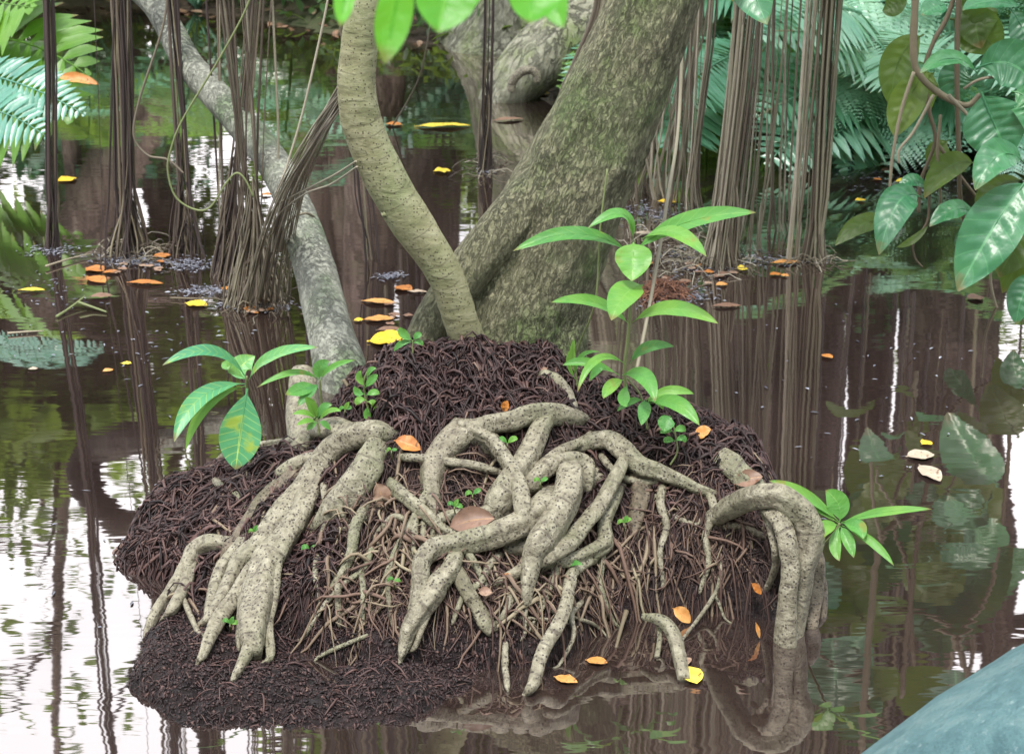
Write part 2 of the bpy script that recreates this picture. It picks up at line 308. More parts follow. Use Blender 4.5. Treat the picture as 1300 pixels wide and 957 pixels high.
# ------------------------------------------------------------ mound heightfield
kx = np.array([100, 130, 170, 230, 330, 400, 450, 520, 600, 700, 760, 850, 940, 975, 1005, 1030])
cy = np.array([740, 712, 676, 646, 612, 568, 490, 452, 447, 468, 503, 535, 570, 602, 680, 790])
cY = np.array([3.36, 3.40, 3.42, 3.43, 3.45, 3.47, 3.5, 3.52, 3.55, 3.55, 3.5, 3.45, 3.38, 3.32, 3.25, 3.2])
fy = np.array([735, 735, 738, 745, 800, 830, 850, 858, 862, 850, 800, 780, 788, 790, 790, 790])
kX = np.array([P(a, c_, d)[0] for a, c_, d in zip(kx, cy, cY)])
kH = np.maximum([P(a, c_, d)[2] for a, c_, d in zip(kx, cy, cY)], 0)
kF = np.array([W(650, a)[1] for a in fy])
def mound(x, y, rough=True):
    x = np.asarray(x, float); y = np.asarray(y, float)
    n1 = fbm(P3(x*6, y*6, 3), 3) if rough else 0
    xx = x+.02*n1
    H = np.interp(xx, kX, kH, left=0, right=0); Yc = np.interp(xx, kX, cY); Yf = np.interp(xx, kX, kF)+.02*n1
    u = np.clip((y-Yf)/(Yc-Yf), 0, 1); p = 1.45+.9*sst(.15, .45, xx)
    f = 1-(1-u)**p; v = np.clip((y-Yc)/.36, 0, 1); bk = (1-v*v)
    h = H*np.where(y < Yc, f, bk)
    inm = sst(0, .03, h)
    # low mud apron in front
    q = np.stack([x, y, np.zeros_like(x)], -1); qx, qy = pix(q)
    L = np.interp(qy, [760, 790, 830, 870, 957, 1100], [215, 200, 175, 165, 250, 500]); R = np.interp(qy, [760, 800, 840, 870, 957, 1100], [800, 780, 650, 590, 480, 500])
    ap = sst(-25, 25, qx-L+25*n1)*sst(-60, 60, R-qx+60*n1)*sst(740, 775, qy)*sst(975, 890, qy)
    base = -.05+ap*(.070+.012*n1)
    for (hx, hy, rx, ry) in ((415, 838, 62, 26), (690, 850, 60, 14)):
        base = base-.035*np.exp(-((qx-hx)/rx)**2-((qy-hy)/ry)**2)
    h = np.maximum(h-.05*(1-inm), base)
    if rough:
        n2 = fbm(P3(x*28, y*28, 9), 3); n3 = fbm(P3(x*13, y*13, 5), 2); h = h+(.016*n2+.02*n1+.030*n3)*np.maximum(inm, .35*ap)+(.007*fbm(P3(x*50, y*50, 2), 3)+.004*np.abs(fbm(P3(x*130, y*130, 4), 2)))*sst(-.05, 0, h)
    return h
_Y = np.arange(2.5, 4.3, .004)
def hit(px, py):
    r = ray(px, py); k = _Y/r[1]; z = CAMH+r[2]*k; x = r[0]*k
    m = z <= np.maximum(mound(x, _Y), 0)
    i = int(np.argmax(m)) if m.any() else len(_Y)-1
    return _Y[i]
# mesh
xs = np.arange(-1.02, .80, .005); ys = np.arange(2.4, 4.02, .005)
X, Yg = np.meshgrid(xs, ys, indexing='ij'); Z = mound(X, Yg)
mb = MB(); idx = np.arange(X.size).reshape(X.shape)
q = np.stack([idx[:-1, :-1], idx[1:, :-1], idx[1:, 1:], idx[:-1, 1:]], -1).reshape(-1, 4)
zq = Z.ravel()[q].max(1); q = q[zq > -.03]
mb.add(P3(X, Yg, Z), q); tag(mb.build('mud_mound', m_mud), kind='structure')

# ------------------------------------------------------------ pond and ground
def shoreY(x): return np.interp(x, [-30, -8, -1.6, -.35, .5, .9, 1.3, 2.2, 3, 30], [9, 9.3, 9.9, 8.9, 8.3, 7.5, 7.0, 6.5, 6.2, 6])
def ground(x, y):
    s = y-shoreY(x)+.35*fbm(P3(x*.9, y*.9, 1), 3)
    far = -.35+.35*sst(-1.2, 0, s)+.14*sst(0, .5, s)+.55*sst(.2, 5, s)+.05*fbm(P3(x*2.2, y*2.2, 2), 3)*sst(-.3, .5, s)
    side = sst(4.8, 6.5, np.abs(x+.6))*.55
    near = sst(1.0, .2, y)*.55
    return np.maximum(far, -.35+side+near)
gx = np.unique(np.concatenate([np.linspace(-150, -6, 30), np.arange(-6, 6, .08), np.linspace(6, 150, 30)])); gy = np.unique(np.concatenate([np.linspace(-60, 0, 15), np.arange(0, 13, .08), np.linspace(13, 250, 50)]))
X, Yg = np.meshgrid(gx, gy, indexing='ij'); mb = MB(); idx = np.arange(X.size).reshape(X.shape)
mb.add(P3(X, Yg, ground(X, Yg)), np.stack([idx[:-1, :-1], idx[1:, :-1], idx[1:, 1:], idx[:-1, 1:]], -1)); tag(mb.build('ground', m_soil), kind='structure')
mb = MB(); X, Yg = np.meshgrid(np.linspace(-9, 9, 10), np.linspace(-1, 14, 10), indexing='ij'); idx = np.arange(100).reshape(10, 10)
mb.add(P3(X, Yg, 0), np.stack([idx[:-1, :-1], idx[1:, :-1], idx[1:, 1:], idx[:-1, 1:]], -1)); tag(mb.build('pond_water', m_water), kind='structure')

# ------------------------------------------------------------ main trees
def ridge(amp, su, sa, seed=0, fl=0.0):
    def f(p, th, u):
        th = th+0*u; u = u+0*th
        a = fbm(P3(np.cos(th)*sa, np.sin(th)*sa, u*su+seed), 4)
        a = 1-np.abs(a)*2
        g = fl*np.cos(3*th+u*1.3+seed)+fl*.6*np.cos(5*th-u*2+seed)
        return amp*(a-.5)+g
    return f
def pathY(pts, Ys, ext=()):
    Ys = np.interp(np.linspace(0, 1, len(pts)), np.linspace(0, 1, len(Ys)), Ys) if len(Ys) != len(pts) else Ys
    return [P(x, y, Y) for (x, y), Y in zip(pts, Ys)]+[np.array(e, float) for e in ext]
Tm = empty('tree', W(650, 440, .3), 'thick mossy grey tree leaning right behind the root mound, with its pale knotted roots', 'tree')
mb = MB()
tp = [(640, 520), (650, 462), (664, 380), (706, 280), (760, 170), (808, 60), (834, 0), (870, -110), (930, -300)]
tY = [3.82, 3.80, 3.80, 3.79, 3.79, 3.80, 3.80, 3.82, 3.9]
pp = pathY(tp, tY, [(1.0, 4.0, 2.8), (1.2, 4.2, 4.9)])
rr = [M(r, 250, 3.80) for r in (108, 98, 86, 76, 65, 57, 52, 46, 42)]+[.055, .035]
tube(mb, pp, rr, 120, 320, disp=ridge(.085, 9, 2.8, 3, .03)); mb.build('trunk', m_trunk, Tm)
mb = MB()
tube(mb, pathY([(528, 500), (536, 440), (560, 392), (598, 340), (640, 290), (684, 235), (722, 180), (758, 120)], [3.66, 3.68, 3.70, 3.71, 3.72, 3.76, 3.80, 3.85]),
     [M(r, 300, 3.6) for r in (32, 27, 27, 30, 32, 30, 26, 14)], 48, 150, disp=ridge(.09, 9, 1.6, 8, .02)); tag(mb.build('root_flare', m_trunk, Tm), 'buttress flaring down the left side of the trunk')
def crown(mb, cen, rad, n, cl, L, rs):
    """leaf clumps spread through an ellipsoid"""
    k = max(3, n//cl); c = rs.normal(size=(k, 3)); c /= np.linalg.norm(c, axis=1)[:, None]
    c = cen+c*(rs.uniform(.25, 1, (k, 1))**.5)*np.array(rad)
    b = np.repeat(c, cl, 0)+rs.normal(size=(k*cl, 3))*np.array(rad)*.13
    d = rs.normal(size=b.shape); d[:, 2] = d[:, 2]*.5-.35
    nn = rs.normal(size=b.shape)*.5; nn[:, 2] += 1
    leaves(mb, b, d, nn, rs.uniform(.6, 1.3, len(b))*L, rs.uniform(.6, 1.3, len(b))*L*.42, np.clip(np.repeat(rs.uniform(0, 1, k), cl)+rs.normal(size=len(b))*.15, 0, 1), .2)
mb = MB(); crown(mb, np.array([1.2, 4.3, 5.0]), (1.1, .8, .6), 900, 12, .13, RS); mb.build('crown', m_bg[0], Tm)

Ts = empty('tree', W(600, 445, .36), 'slender curved tan tree stem rising from the top of the root mound', 'tree')
mb = MB()
sp = [(622, 540), (606, 470), (588, 415), (563, 345), (521, 280), (487, 222), (461, 160), (453, 110), (457, 55), (466, 0), (475, -80), (470, -250)]
tube(mb, pathY(sp, [3.70, 3.64, 3.60, 3.58, 3.57, 3.56, 3.56, 3.55, 3.55, 3.55, 3.55, 3.57, 3.6], [(-.2, 3.5, 2.4), (-.1, 3.7, 4.2)]), [M(r, 250, 3.4) for r in (44, 29, 23.5, 24.5, 28, 28, 27, 25.5, 24, 23.5, 22, 20)]+[.02, .012], 40, 240, lump=.05, lsc=22, disp=ridge(.03, 14, 2, 9, .015))
mb.build('trunk', m_slim, Ts)
for (x, y, r) in ((446, 172, 8), (489, 271, 6), (468, 56, 8)):
    mb = MB(); p = P(x, y, 3.54); tube(mb, [p+[0, .012, -.006], p, p+[-.004 if x < 480 else -.002, -.003, .003]], [M(r, 200, 3.36), M(r*.9, 200, 3.36), M(r*.35, 200, 3.36)], 12, 8, lump=.3, lsc=90); mb.build('knot', m_slim, Ts)
mb = MB(); crown(mb, np.array([-.1, 3.7, 4.3]), (.7, .6, .45), 500, 10, .12, RS); mb.build('crown', m_bg[1], Ts)

Tl = empty('tree', W(435, 470), 'grey leaning tree stem rising from the water left of the mound', 'tree')
mb = MB()
lp = [(440, 520), (432, 470), (420, 420), (404, 360), (384, 290), (350, 212), (300, 150), (240, 82), (192, 0)]
def RP(px, py, Y):       # point whose mirror image in the pond appears at (px, py)
    r = ray(px, py); k = Y/r[1]; return np.array([r[0]*k, Y, -(CAMH+r[2]*k)])
tube(mb, pathY(lp, [4.32, 4.37, 4.46, 4.60, 4.78, 5.03, 5.28, 5.52, 5.76], [RP(166, 557, 5.98)]), [M(r, 250, 4.7) for r in (36, 33, 29, 27, 24.5, 22.5, 22, 21, 20, 20)], 40, 220, lump=.08, lsc=9, disp=ridge(.03, 9, 2, 5, .03)); mb.build('trunk', m_left, Tl)
mb = MB(); tube(mb, [P(192, 0, 5.76)*.6+RP(166, 557, 5.98)*.4, RP(166, 557, 5.98), RP(126, 571, 6.18), RP(106, 594, 6.2), RP(116, 628, 6.1), RP(152, 665, 6.0), RP(205, 700, 5.9), (-1.0, 5.6, 1.9), (-.9, 5.2, 3.2), (-1.1, 4.6, 5.2)], [.05, .058, .06, .058, .055, .05, .048, .04, .03, .012], 30, 120, lump=.1, lsc=9, disp=ridge(.05, 6, 2, 5, .03)); mb.build('limb', m_shadebark, Tl)
mb = MB(); tube(mb, pathY([(384, 474), (384, 520), (388, 560), (392, 600)], [4.05, 3.95, 3.86, 3.8]), [M(r, 540, 4.0) for r in (16, 20, 23, 27)], 24, 40, lump=.12, lsc=14, disp=ridge(.05, 8, 2, 2, .02)); tag(mb.build('root', m_root, Tl), 'short upright mossy root standing behind the mound')
mb = MB(); crown(mb, np.array([-1.1, 4.6, 5.4]), (.8, .7, .5), 500, 10, .13, RS); mb.build('crown', m_bg[0], Tl)

# ------------------------------------------------------------ large roots (photo pixels, radius in pixels)
R = []
def root(pts, r, lift=.5, dep=None, rnd=0.0, sides=None, ext=True):
    pts = np.array(pts, float); r = list(r) if np.ndim(r) else [r]*2
    if dep is None and ext:
        d_ = pts[-1]-pts[-2]; d_ = d_/np.linalg.norm(d_)*min(34, max(12, r[-1]*3.2)); a_ = RS.normal()*.35; d_ = np.array([d_[0]*math.cos(a_)-d_[1]*math.sin(a_), d_[0]*math.sin(a_)+d_[1]*math.cos(a_)])
        f_ = len(pts)/(len(pts)+1.0); r = list(np.interp(np.linspace(0, 1, 12), [0]+list(np.linspace(0, f_, len(r)))[1:]+[1], r+[max(1.2, r[-1]*.3)])); pts = np.vstack([pts, pts[-1]+d_])
    wob = np.mean(r)*.22; pts[1:-1] += RS.uniform(-wob, wob, pts[1:-1].shape)
    k = max(len(pts)*3, 6); s = catmull(np.column_stack([pts, np.zeros(len(pts))]), k)[:, :2]
    rr = np.interp(np.linspace(0, 1, k), np.linspace(0, 1, len(r)), r) if np.ndim(r) else np.full(k, float(r))
    if dep is None:
        Y = np.array([hit(x, y) for x, y in s])
        Y = np.minimum(Y, np.minimum(np.r_[Y[1:], Y[-1]], np.r_[Y[0], Y[:-1]])+.004)
        for _ in range(5): Y[1:-1] = .25*Y[:-2]+.5*Y[1:-1]+.25*Y[2:]
    else: Y = np.interp(np.linspace(0, 1, k), np.linspace(0, 1, len(dep)), dep)
    rm = rr/F*3.45
    e = np.linspace(0, 1, k); en = np.minimum(sst(0, .09, e), sst(1, .93, e)) if dep is None else 1.0
    Y = Y-(lift*en-.9*(1-en))*rm*1.5
    mb = MB(); sd = RS.randint(1000); big = rr.max() > 6
    tube(mb, [P(x, y, yy) for (x, y), yy in zip(s, Y)], rm, sides or (26 if big else 10), None if big else k*2, lump=.10 if big else .16, lsc=38 if big else 60, rnd=rnd, seed=sd,
         disp=(lambda p, th, u: .09*np.cos(2*th+u*9+sd)+.075*np.cos(3*th-u*7+sd)+.05*np.cos(5*th+u*11+sd)+.05*fbm(p*70, 3)) if big else None)
    mb.build('root', m_root, Tm)
# right-hand arch first
root([(905, 660), (927, 641), (963, 629), (995, 633), (1018, 652), (1029, 682), (1022, 714), (1012, 750), (1005, 786), (1000, 830)], [12, 15, 15, 16, 17, 17, 16, 15, 14, 13], 0, [3.22, 3.18, 3.12, 3.10, 3.09, 3.08, 3.07, 3.07, 3.06, 3.03])
root([(978, 648), (990, 664), (998, 690), (1002, 720), (998, 757), (997, 822)], [11, 12, 13, 13, 13, 15], 0, [3.12, 3.08, 3.06, 3.05, 3.04, 3.02])
root([(968, 648), (978, 670), (984, 700), (983, 724), (966, 762)], [4, 5, 5, 5, 4], 0, [3.15, 3.1, 3.08, 3.1, 3.14])
root([(1030, 690), (1036, 712), (1034, 745), (1028, 800)], [9, 12, 11, 9], 0, [3.18, 3.16, 3.14, 3.08], .7)
root([(1038, 720), (1046, 750), (1043, 800)], [6, 6, 5], 0, [3.2, 3.17, 3.1], .8)
root([(900, 668), (942, 668), (972, 682)], [5, 5, 4], .5, [3.22, 3.2, 3.18], .6)
root([(912, 580), (928, 592), (945, 605), (958, 618)], [13, 15, 14, 12], .6, rnd=.1)
# left fan
root([(508, 557), (478, 549), (448, 553), (422, 574), (402, 600), (386, 624), (364, 644), (348, 668), (334, 690), (312, 705), (297, 728), (279, 762), (262, 792)], [12, 16, 17, 18, 18, 17, 15, 15, 14, 13, 12, 10, 7], 1.0)
root([(446, 560), (424, 578), (408, 604), (392, 630), (378, 655), (362, 682), (345, 708), (332, 740), (323, 775), (320, 802)], [10, 12, 13, 14, 15, 16, 17, 18, 18, 13], 1.0)
root([(372, 650), (354, 672), (338, 694), (318, 722), (300, 752), (282, 782), (266, 806), (259, 828)], [7, 9, 10, 10, 9, 9, 8, 6], 1.2)
root([(392, 618), (380, 645), (362, 682), (344, 708), (330, 740), (322, 775), (321, 806)], [14, 15, 16, 18, 19, 19, 15], 1.0)
root([(390, 640), (374, 668), (362, 692), (351, 722), (345, 760), (338, 796), (342, 832)], [6, 8, 9, 9, 9, 8, 5], 1.25)
root([(322, 770), (322, 800), (318, 822), (308, 842), (300, 856)], [12, 10, 8, 6, 4], 1.1)
root([(330, 712), (312, 748), (306, 790), (304, 815)], [7, 7, 6, 4], 1.0)
root([(382, 594), (362, 614), (339, 636), (318, 662), (302, 688), (290, 698)], [9, 11, 12, 12, 12, 9], .9, rnd=.75)
root([(318, 668), (298, 690), (270, 690), (250, 695), (240, 712), (228, 738), (212, 760), (196, 782), (188, 802)], [8, 9, 11, 12, 12, 11, 10, 8, 5], 1.1)
root([(246, 700), (241, 722), (234, 745), (222, 765), (214, 778)], [8, 9, 8, 8, 5], 1.4)
root([(316, 676), (302, 694), (284, 718), (274, 742), (268, 770)], [8, 9, 10, 10, 7], 1.0)
root([(227, 748), (238, 772), (252, 802)], [4, 4, 3], 1.0)
root([(372, 580), (396, 554), (420, 544), (446, 548)], [12, 15, 16, 12], .5)
root([(352, 604), (372, 590), (398, 584), (414, 590)], [8, 10, 9, 6], .8)
root([(388, 556), (347, 562), (312, 570), (286, 578), (270, 594), (274, 612), (290, 622), (304, 631)], [4, 5, 5.5, 6, 7, 7, 6, 5], 1.0)
root([(302, 595), (335, 594), (352, 590)], [4, 4.5, 4], .8)
root([(484, 562), (472, 580), (460, 604), (444, 626), (424, 648), (408, 668)], [17, 20, 23, 23, 18, 11], .3)
root([(410, 612), (413, 632), (420, 648)], [5, 5, 3], 2.5)
root([(416, 622), (428, 640), (436, 654)], [4, 4, 3], 2.4, rnd=.4)
root([(345, 640), (330, 652), (318, 668)], [5, 6, 4], 1.0)
root([(280, 655), (262, 650), (250, 660)], [3, 3, 2], 1.0, rnd=.5)
# centre
root([(648, 590), (610, 558), (582, 556), (560, 580), (551, 606), (549, 640)], [12, 18, 20, 20, 16, 12], .2, rnd=.25)
root([(556, 584), (576, 562), (600, 548), (620, 539), (645, 534), (671, 529), (698, 526), (722, 528)], [9, 11, 12, 14, 15, 15, 15, 12], 1.2)
root([(686, 475), (696, 478), (708, 486), (720, 500), (727, 514)], [7, 8, 8, 8, 7], 1.6)
root([(577, 536), (597, 543), (620, 556), (634, 572), (648, 594), (658, 616), (662, 648)], [8, 9, 9.5, 10, 10, 11, 11], 2.6)
root([(700, 528), (686, 542), (676, 560), (666, 582), (650, 608), (638, 630), (622, 650), (606, 658)], [11, 13, 14, 15, 18, 19, 16, 9], .9)
root([(600, 655), (570, 655), (554, 662)], [8, 7.5, 6], 1.2)
root([(506, 580), (541, 583), (575, 586), (604, 590), (634, 599)], [5, 6, 6, 5.5, 4], 2.6)
root([(672, 626), (680, 606), (704, 589), (726, 583), (742, 590), (746, 604)], [10, 12, 12, 12, 11, 9], 1.0)
root([(762, 604), (745, 612), (728, 620)], [11, 12, 10], .4)
root([(722, 590), (722, 606), (719, 630), (706, 658), (692, 682), (682, 702), (674, 724), (668, 752)], [12, 16, 17, 18, 18, 15, 11, 8], 1.7)
root([(712, 616), (690, 640), (662, 662), (634, 678), (604, 686), (574, 690), (550, 694), (536, 712), (533, 738), (529, 764), (520, 788)], [12, 16, 16, 15, 14, 13, 13, 13, 12, 11, 7], 1.3)
root([(690, 672), (672, 690), (652, 700)], [12, 13, 9], .4)
root([(800, 562), (792, 586), (777, 610), (762, 640), (744, 664), (722, 688), (700, 703), (680, 714), (656, 727), (634, 740)], [8, 9, 10, 10, 10, 11, 11, 9, 7, 4], 1.9)
root([(726, 572), (744, 562), (770, 560), (794, 572), (812, 592), (836, 600), (862, 611), (884, 620), (900, 624)], [8, 11, 14, 14, 13, 11, 8, 7, 5], 1.2)
root([(808, 596), (812, 625), (808, 662)], [14, 14, 9], .1, rnd=.8)
root([(762, 577), (774, 592), (792, 606), (818, 612), (844, 611)], [5, 5, 5, 4.5, 3], 2.4)
root([(830, 590), (850, 600), (872, 612), (900, 622)], [4, 4, 4, 3], 2.2)
root([(830, 626), (840, 644), (856, 655), (882, 665)], [3.5, 4, 4, 3], 1.2)
root([(752, 549), (736, 561), (712, 572), (692, 588), (676, 602)], [5, 7, 7.5, 7.5, 6], 1.8, rnd=.2)
root([(790, 612), (776, 640), (768, 664), (768, 688), (752, 700), (730, 708), (704, 714), (680, 724)], [7, 8, 9, 11, 10, 9, 7, 4], 1.6)
root([(768, 680), (764, 705), (762, 740), (768, 768), (778, 788)], [7, 5, 4.5, 4, 2.5], 1.4)
root([(766, 700), (742, 716), (726, 728), (722, 748), (716, 772), (706, 796), (690, 828), (677, 866)], [7, 7, 8, 8, 8, 8, 8, 7], 1.6)
root([(584, 692), (570, 720), (558, 738), (546, 758), (532, 780), (520, 800), (510, 824)], [8, 11, 13, 14, 12, 10, 6], 1.2)
root([(566, 734), (562, 754), (548, 772), (536, 798), (526, 822)], [4, 4, 4, 4, 3], 3.2)
root([(568, 708), (582, 728), (596, 756), (614, 784)], [7, 9, 9, 8], .8, rnd=.5)
root([(606, 770), (614, 788)], [8, 7], .9, rnd=.2)
root([(650, 740), (646, 768), (630, 792)], [6, 5, 3], 1.0, rnd=.1)
root([(493, 613), (506, 622), (520, 634), (541, 653), (560, 668), (586, 686), (597, 706), (606, 722), (616, 740)], [9, 9, 8, 8, 6, 5, 5, 4, 3], 1.8)
root([(528, 652), (526, 676), (524, 700)], [4.5, 4.5, 3], 1.4)
root([(538, 656), (537, 676), (536, 696)], [4, 4, 3], 1.4)
root([(552, 664), (546, 684)], [4, 3], 1.6)
root([(642, 814), (641, 838), (643, 866)], [3.5, 4.5, 4], 1.0)
root([(816, 782), (834, 784), (848, 794), (858, 810), (863, 834), (868, 862)], [4, 7, 8, 8, 8, 7], 0, [3.02, 3.0, 2.99, 2.97, 2.93, 2.88])
root([(836, 792), (838, 812), (834, 834)], [3, 3.5, 3.5], 0, [3.01, 2.99, 2.95])
root([(522, 664), (501, 655), (486, 668), (478, 676)], [4, 4, 3.5, 2], 1.4)
root([(474, 653), (456, 661), (438, 671), (430, 672)], [3.5, 4, 3, 2], 1.4)
root([(474, 690), (462, 722), (438, 740), (410, 770), (386, 808)], [4, 4, 3.5, 3, 2.5], 1.4)
root([(459, 724), (461, 756), (460, 788)], [4, 4, 3], 1.2)
root([(428, 730), (430, 786)], [5, 3.5], 1.0, rnd=.3)
root([(470, 805), (438, 818), (408, 832)], [2.5, 3, 2], 1.0)
root([(500, 700), (492, 740), (498, 790)], [4, 4, 3], 1.0, rnd=.5)
root([(402, 650), (414, 668), (398, 690), (386, 700)], [3, 3, 2.5, 2], 1.5, rnd=.3)

for a in (([(556, 604), (540, 628), (524, 660), (508, 690), (494, 722), (484, 760)], [6, 6, 5, 5, 4, 3], 1.2), ([(466, 640), (452, 668), (446, 700), (434, 726), (416, 752)], [7, 7, 6, 5, 3], 1.0), ([(430, 640), (416, 664), (408, 692), (400, 724), (404, 756)], [6, 6, 5, 4, 3], 1.0), ([(640, 700), (622, 716), (610, 738), (590, 756), (578, 784)], [6, 5, 5, 4, 3], 1.2),
          ([(700, 700), (706, 722), (698, 746), (686, 766)], [6, 6, 5, 3], 1.0), ([(842, 612), (838, 640), (846, 668), (838, 700), (842, 736)], [6, 6, 5, 4, 3], 1.0), ([(900, 624), (906, 650), (896, 680), (900, 712), (890, 744)], [6, 6, 5, 4, 3], 1.0), ([(372, 600), (346, 616), (326, 634), (300, 652), (276, 676), (248, 684)], [6, 6, 5, 5, 4, 3], 1.0)): root(*a)

# ------------------------------------------------------------ fibres
def inpix(n, poly, gap=False):
    """random mound points whose picture position falls inside the pixel box list"""
    out = []
    while len(out) < n:
        x = RS.uniform(-1.0, .78, 6000); y = RS.uniform(2.3, 3.9, 6000); z = mound(x, y)
        px, py = pix(P3(x, y, z)); ok = np.zeros(len(x), bool)
        for (a, b_, c_, d) in poly: ok |= (px > a) & (px < c_) & (py > b_) & (py < d)
        ok &= z > -.02
        if gap: ok &= fbm(P3(x*11, y*11, 21), 2) > -.22-.5*RS.rand(len(x))
        out += list(zip(x[ok], y[ok]))
    return np.array(out[:n])
def fibres(mb, n, boxes, L, r, lift, down=.5, rb=(0, 1), K=6, kink=.3, side=0):
    p = inpix(n, boxes, True); a = RS.uniform(0, 2*math.pi, n)
    d = np.stack([np.cos(a)+side, np.sin(a)-down*1.5], 1); d /= np.linalg.norm(d, axis=1)[:, None]
    ln = RS.uniform(.5, 1.4, n)*L; cur = RS.normal(size=n)*kink; pts = []
    q = p-d*ln[:, None]*.5; ph = np.arctan2(d[:, 1], d[:, 0])
    for k in range(K):
        pts.append(q.copy()); ph = ph+cur/K*2+RS.normal(size=n)*kink*.35
        q = q+np.stack([np.cos(ph), np.sin(ph)], 1)*ln[:, None]/(K-1)
    pts = np.stack(pts, 1); z = mound(pts[..., 0], pts[..., 1])-.004; s = np.linspace(0, 1, K)
    for _ in range(1): z[:, 1:-1] = .3*z[:, :-2]+.4*z[:, 1:-1]+.3*z[:, 2:]
    z = z+(RS.uniform(.1, 1, n)[:, None]*lift*np.sin(math.pi*np.clip(s*1.1, 0, 1))[None])
    v = np.concatenate([pts, z[..., None]], -1)
    rad = (np.clip(np.exp(RS.normal(size=n)*.42), .35, 2.2)*r*.92)[:, None]*(1-.65*s**2)[None]
    strands(mb, v, rad, np.clip(RS.beta(1.6, 2.4, n)*(rb[1]-rb[0])+rb[0], 0, 1))
def crumbs(mb, n, boxes, L, r):
    p = inpix(n, boxes); a = RS.uniform(0, 6.28, n); d = np.stack([np.cos(a), np.sin(a)], 1)*(RS.uniform(.3, 1.2, n)*L)[:, None]; s = np.linspace(-.5, .5, 4)
    q = p[:, None]+d[:, None]*s[None, :, None]+RS.normal(size=(n, 4, 2))*L*.1; z = mound(q[..., 0], q[..., 1])+RS.uniform(-.001, .004, (n, 1))
    strands(mb, np.concatenate([q, z[..., None]], -1), (RS.uniform(.3, 1.4, n)*r)[:, None]*np.array([.3, 1, .9, .25])[None], RS.beta(1, 3, n), 5)
mb = MB(); fibres(mb, 5600, [(440, 438, 770, 560), (400, 480, 470, 560)], .065, .0024, .032, .9, (0, .95), 6, .55); fibres(mb, 500, [(440, 438, 770, 560)], .06, .0018, .035, .5, (.3, 1))
tag(mb.build('root_fibre_mat', m_fib), 'dark fibrous root mat on top of the mound around the trunk base', 'root mat', kind='stuff')
mb = MB(); fibres(mb, 5000, [(130, 590, 420, 760)], .09, .0019, .038, .4, (0, .95), 7, .5, -.5); fibres(mb, 700, [(130, 600, 400, 740)], .11, .0028, .035, .3, (.4, 1), 7, .6, -.4)
tag(mb.build('root_fibre_mat', m_fib), 'tangled dark fibrous roots forming the left end of the mound', 'root mat', kind='stuff')
mb = MB(); fibres(mb, 4800, [(740, 490, 1000, 660)], .07, .0024, .034, .6, (0, .95), 6, .5, .3)
tag(mb.build('root_fibre_mat', m_fib), 'dark matted root fibres on the right shoulder of the mound', 'root mat', kind='stuff')
mb = MB(); fibres(mb, 6500, [(380, 560, 1010, 775)], .07, .0014, .022, 1.0, (0, .85), 6, .5); fibres(mb, 900, [(420, 620, 960, 800)], .10, .0018, .04, 1.0, (.45, 1), 7, .7); fibres(mb, 200, [(200, 600, 960, 800)], .15, .0028, .03, 1.2, (.75, 1), 9, .5); fibres(mb, 200, [(400, 640, 560, 810), (640, 720, 800, 820)], .12, .0028, .05, 1.0, (.8, 1), 9, .9)
tag(mb.build('fine_rootlets', m_rootlet), 'fine brown rootlets hanging over the front of the mound between the pale roots', 'rootlets', kind='stuff')
mb = MB(); fibres(mb, 1500, [(150, 740, 800, 957)], .022, .0010, .006, .2, (0, .8), 4, .9); crumbs(mb, 9000, [(150, 735, 800, 957)], .007, .0022); crumbs(mb, 6000, [(130, 440, 1000, 800)], .008, .0024); fibres(mb, 2600, [(150, 740, 800, 957)], .03, .0008, .010, .2, (.1, 1), 5, .9); fibres(mb, 160, [(200, 760, 780, 900)], .07, .0015, .015, .2, (.3, .9), 6, .6)
tag(mb.build('mud_fibres', m_fib), 'short wet root fibres and debris covering the low mud in front', 'mud debris', kind='stuff')
# hanging curtain of rootlets on the right face
def curtain(mb, n, x0, x1, y0, y1, l0, l1, r, Y0, rb=(0, .8)):
    K = 8; s = np.linspace(0, 1, K); pts = np.zeros((n, K, 3))
    for i in range(n):
        px = RS.uniform(x0, x1); py = RS.uniform(y0, y1); Yb = hit(px, py)-.01; p = P(px, py, Yb); l = RS.uniform(l0, l1)
        w = np.cumsum(RS.normal(size=K))*.004; pts[i, :, 0] = p[0]+w+RS.normal()*.03*s; pts[i, :, 1] = p[1]-.03*s+np.cumsum(RS.normal(size=K))*.003; pts[i, :, 2] = np.maximum(p[2]-l*s, -.01)
    strands(mb, pts, (RS.uniform(.6, 1.4, n)*r)[:, None]*(1-.6*s)[None], RS.uniform(rb[0], rb[1], n))
mb = MB(); curtain(mb, 420, 800, 985, 600, 690, .06, .17, .0016, 0); curtain(mb, 60, 880, 985, 665, 690, .10, .20, .0022, 0, (.4, 1)); curtain(mb, 160, 640, 790, 690, 740, .05, .12, .0015, 0, (.3, 1))
tag(mb.build('hanging_rootlets', m_rootlet), 'curtain of thin brown rootlets hanging beside the arched root on the right', 'rootlets', kind='stuff')
